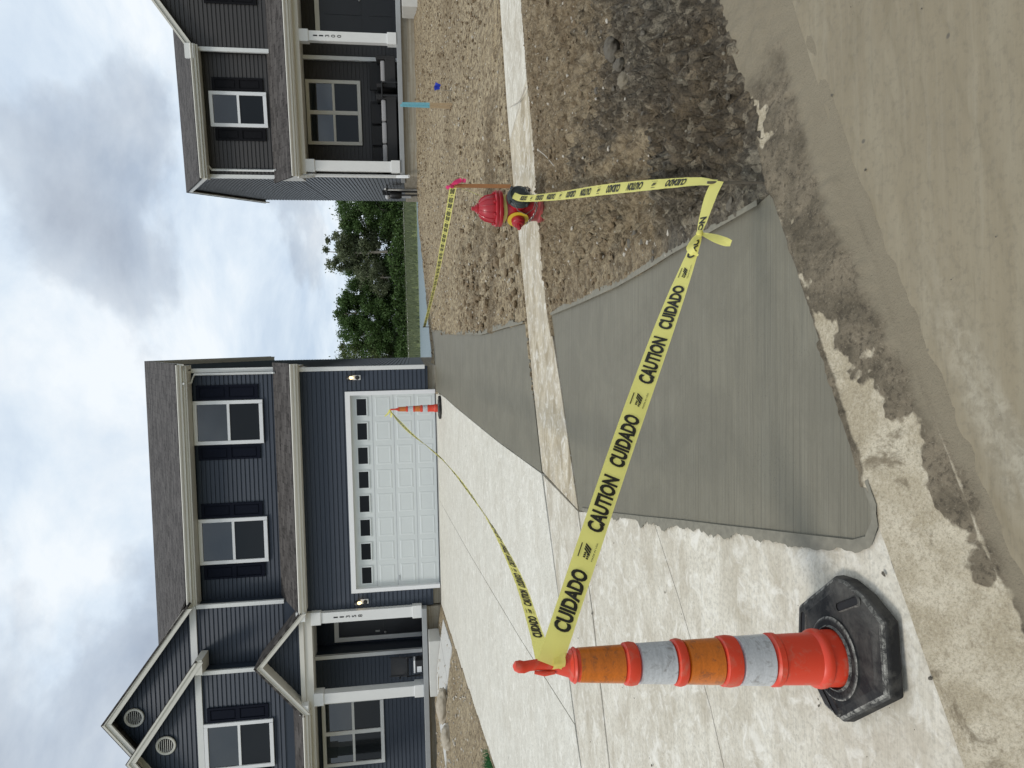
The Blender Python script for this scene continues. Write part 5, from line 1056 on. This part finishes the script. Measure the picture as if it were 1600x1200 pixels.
TR = [(31.5, 126, 13.8, 4.2, 'leaf_a', 'dense dark tree closest to the charcoal house wall across the pond', 1, 'bark', .15, 7000),
      (35.5, 131, 14.5, 4.6, 'leaf_a', 'dark tree partly behind the charcoal house corner across the pond', 1, 'bark', .15, 7000),
      (28.0, 130, 13.0, 3.6, 'leaf_b', 'dark tree second from the charcoal house across the pond', 1, 'bark', .2, 6000),
      (24.3, 127, 16.0, 3.9, 'leaf_c', 'tallest airy pale green tree in the middle across the pond', .5, 'bark_pale', .34, 3800),
      (22.3, 133, 13.2, 4.0, 'leaf_a', 'dark tree behind the airy tall tree across the pond', .9, 'bark', .2, 5600),
      (19.6, 126, 10.2, 3.0, 'leaf_c', 'loose mid height tree left of the airy tall tree across the pond', .6, 'bark_pale', .25, 3800),
      (16.6, 129, 13.6, 3.6, 'leaf_a', 'dark rounded tree left of the loose mid height tree across the pond', 1, 'bark', .15, 6200),
      (13.4, 127, 14.6, 3.9, 'leaf_a', 'broad dark tree second from the blue house across the pond', 1, 'bark', .12, 7200),
      (9.6, 126, 13.2, 3.9, 'leaf_a', 'dark leafy tree next to the blue house wall across the pond', 1, 'bark', .15, 6600),
      (5.6, 129, 13.6, 4.0, 'leaf_b', 'tree half hidden by the blue house rear corner across the pond', 1, 'bark', .15, 6000)]
for i, (x, y, h, r, mt_, lb, ai, bk, ba, ln) in enumerate(TR): tree(x, y, h, r, 30+i, mt_, lb, ai, bk, ba, ln)
# undergrowth below the trees: one mass nobody could count
rs = np.random.RandomState(77); n_ = 26000; x = rs.uniform(0, 44, n_); y = 122.5+rs.uniform(0, 12, n_); top_ = 1.7+1.4*fbm(x, y*0, .22, 3, .5, 4)+(y-122)*.22; z = H(x, y)+top_*rs.uniform(0, 1, n_)
P = np.stack([x, y, z], -1); A = rs.normal(size=(n_, 3)); A /= np.linalg.norm(A, axis=1)[:, None]; Bv = np.cross(A, rs.normal(size=(n_, 3))); Bv /= np.linalg.norm(Bv, axis=1)[:, None]; sz = rs.uniform(.14, .32, n_)[:, None]
V_ = np.stack([P-A*sz, P+Bv*sz*.6, P+A*sz, P-Bv*sz*.6], 1).reshape(-1, 3)
me = bpy.data.meshes.new('undergrowth'); me.from_pydata(V_.tolist(), [], np.arange(len(V_)).reshape(-1, 4).tolist()); me.materials.append(MATS['leaf_a'])
o = bpy.data.objects.new('undergrowth', me); COL.objects.link(o); stuff(tag(o, 'dark undergrowth along the foot of the trees', 'undergrowth'))
# reeds and weeds on the near pond bank
n_ = 9000; x = rs.uniform(-5, 60, n_); y = rs.uniform(79, 118, n_); z = H(x, y)
hh = rs.uniform(.25, .7, n_); a = rs.uniform(0, 6.28, n_); vs = np.stack([np.stack([x-np.cos(a)*.09, y-np.sin(a)*.09, z-.05], -1), np.stack([x+np.cos(a)*.09, y+np.sin(a)*.09, z-.05], -1), np.stack([x+rs.uniform(-.2, .2, n_), y, z+hh], -1)], 1).reshape(-1, 3)
me = bpy.data.meshes.new('meadow_grass'); me.from_pydata(vs.tolist(), [], np.arange(len(vs)).reshape(-1, 3).tolist()); me.materials.append(MATS['leaf_c'])
o = bpy.data.objects.new('meadow_grass', me); COL.objects.link(o); stuff(tag(o, 'tall grass on the far bank of the pond', 'grass'))
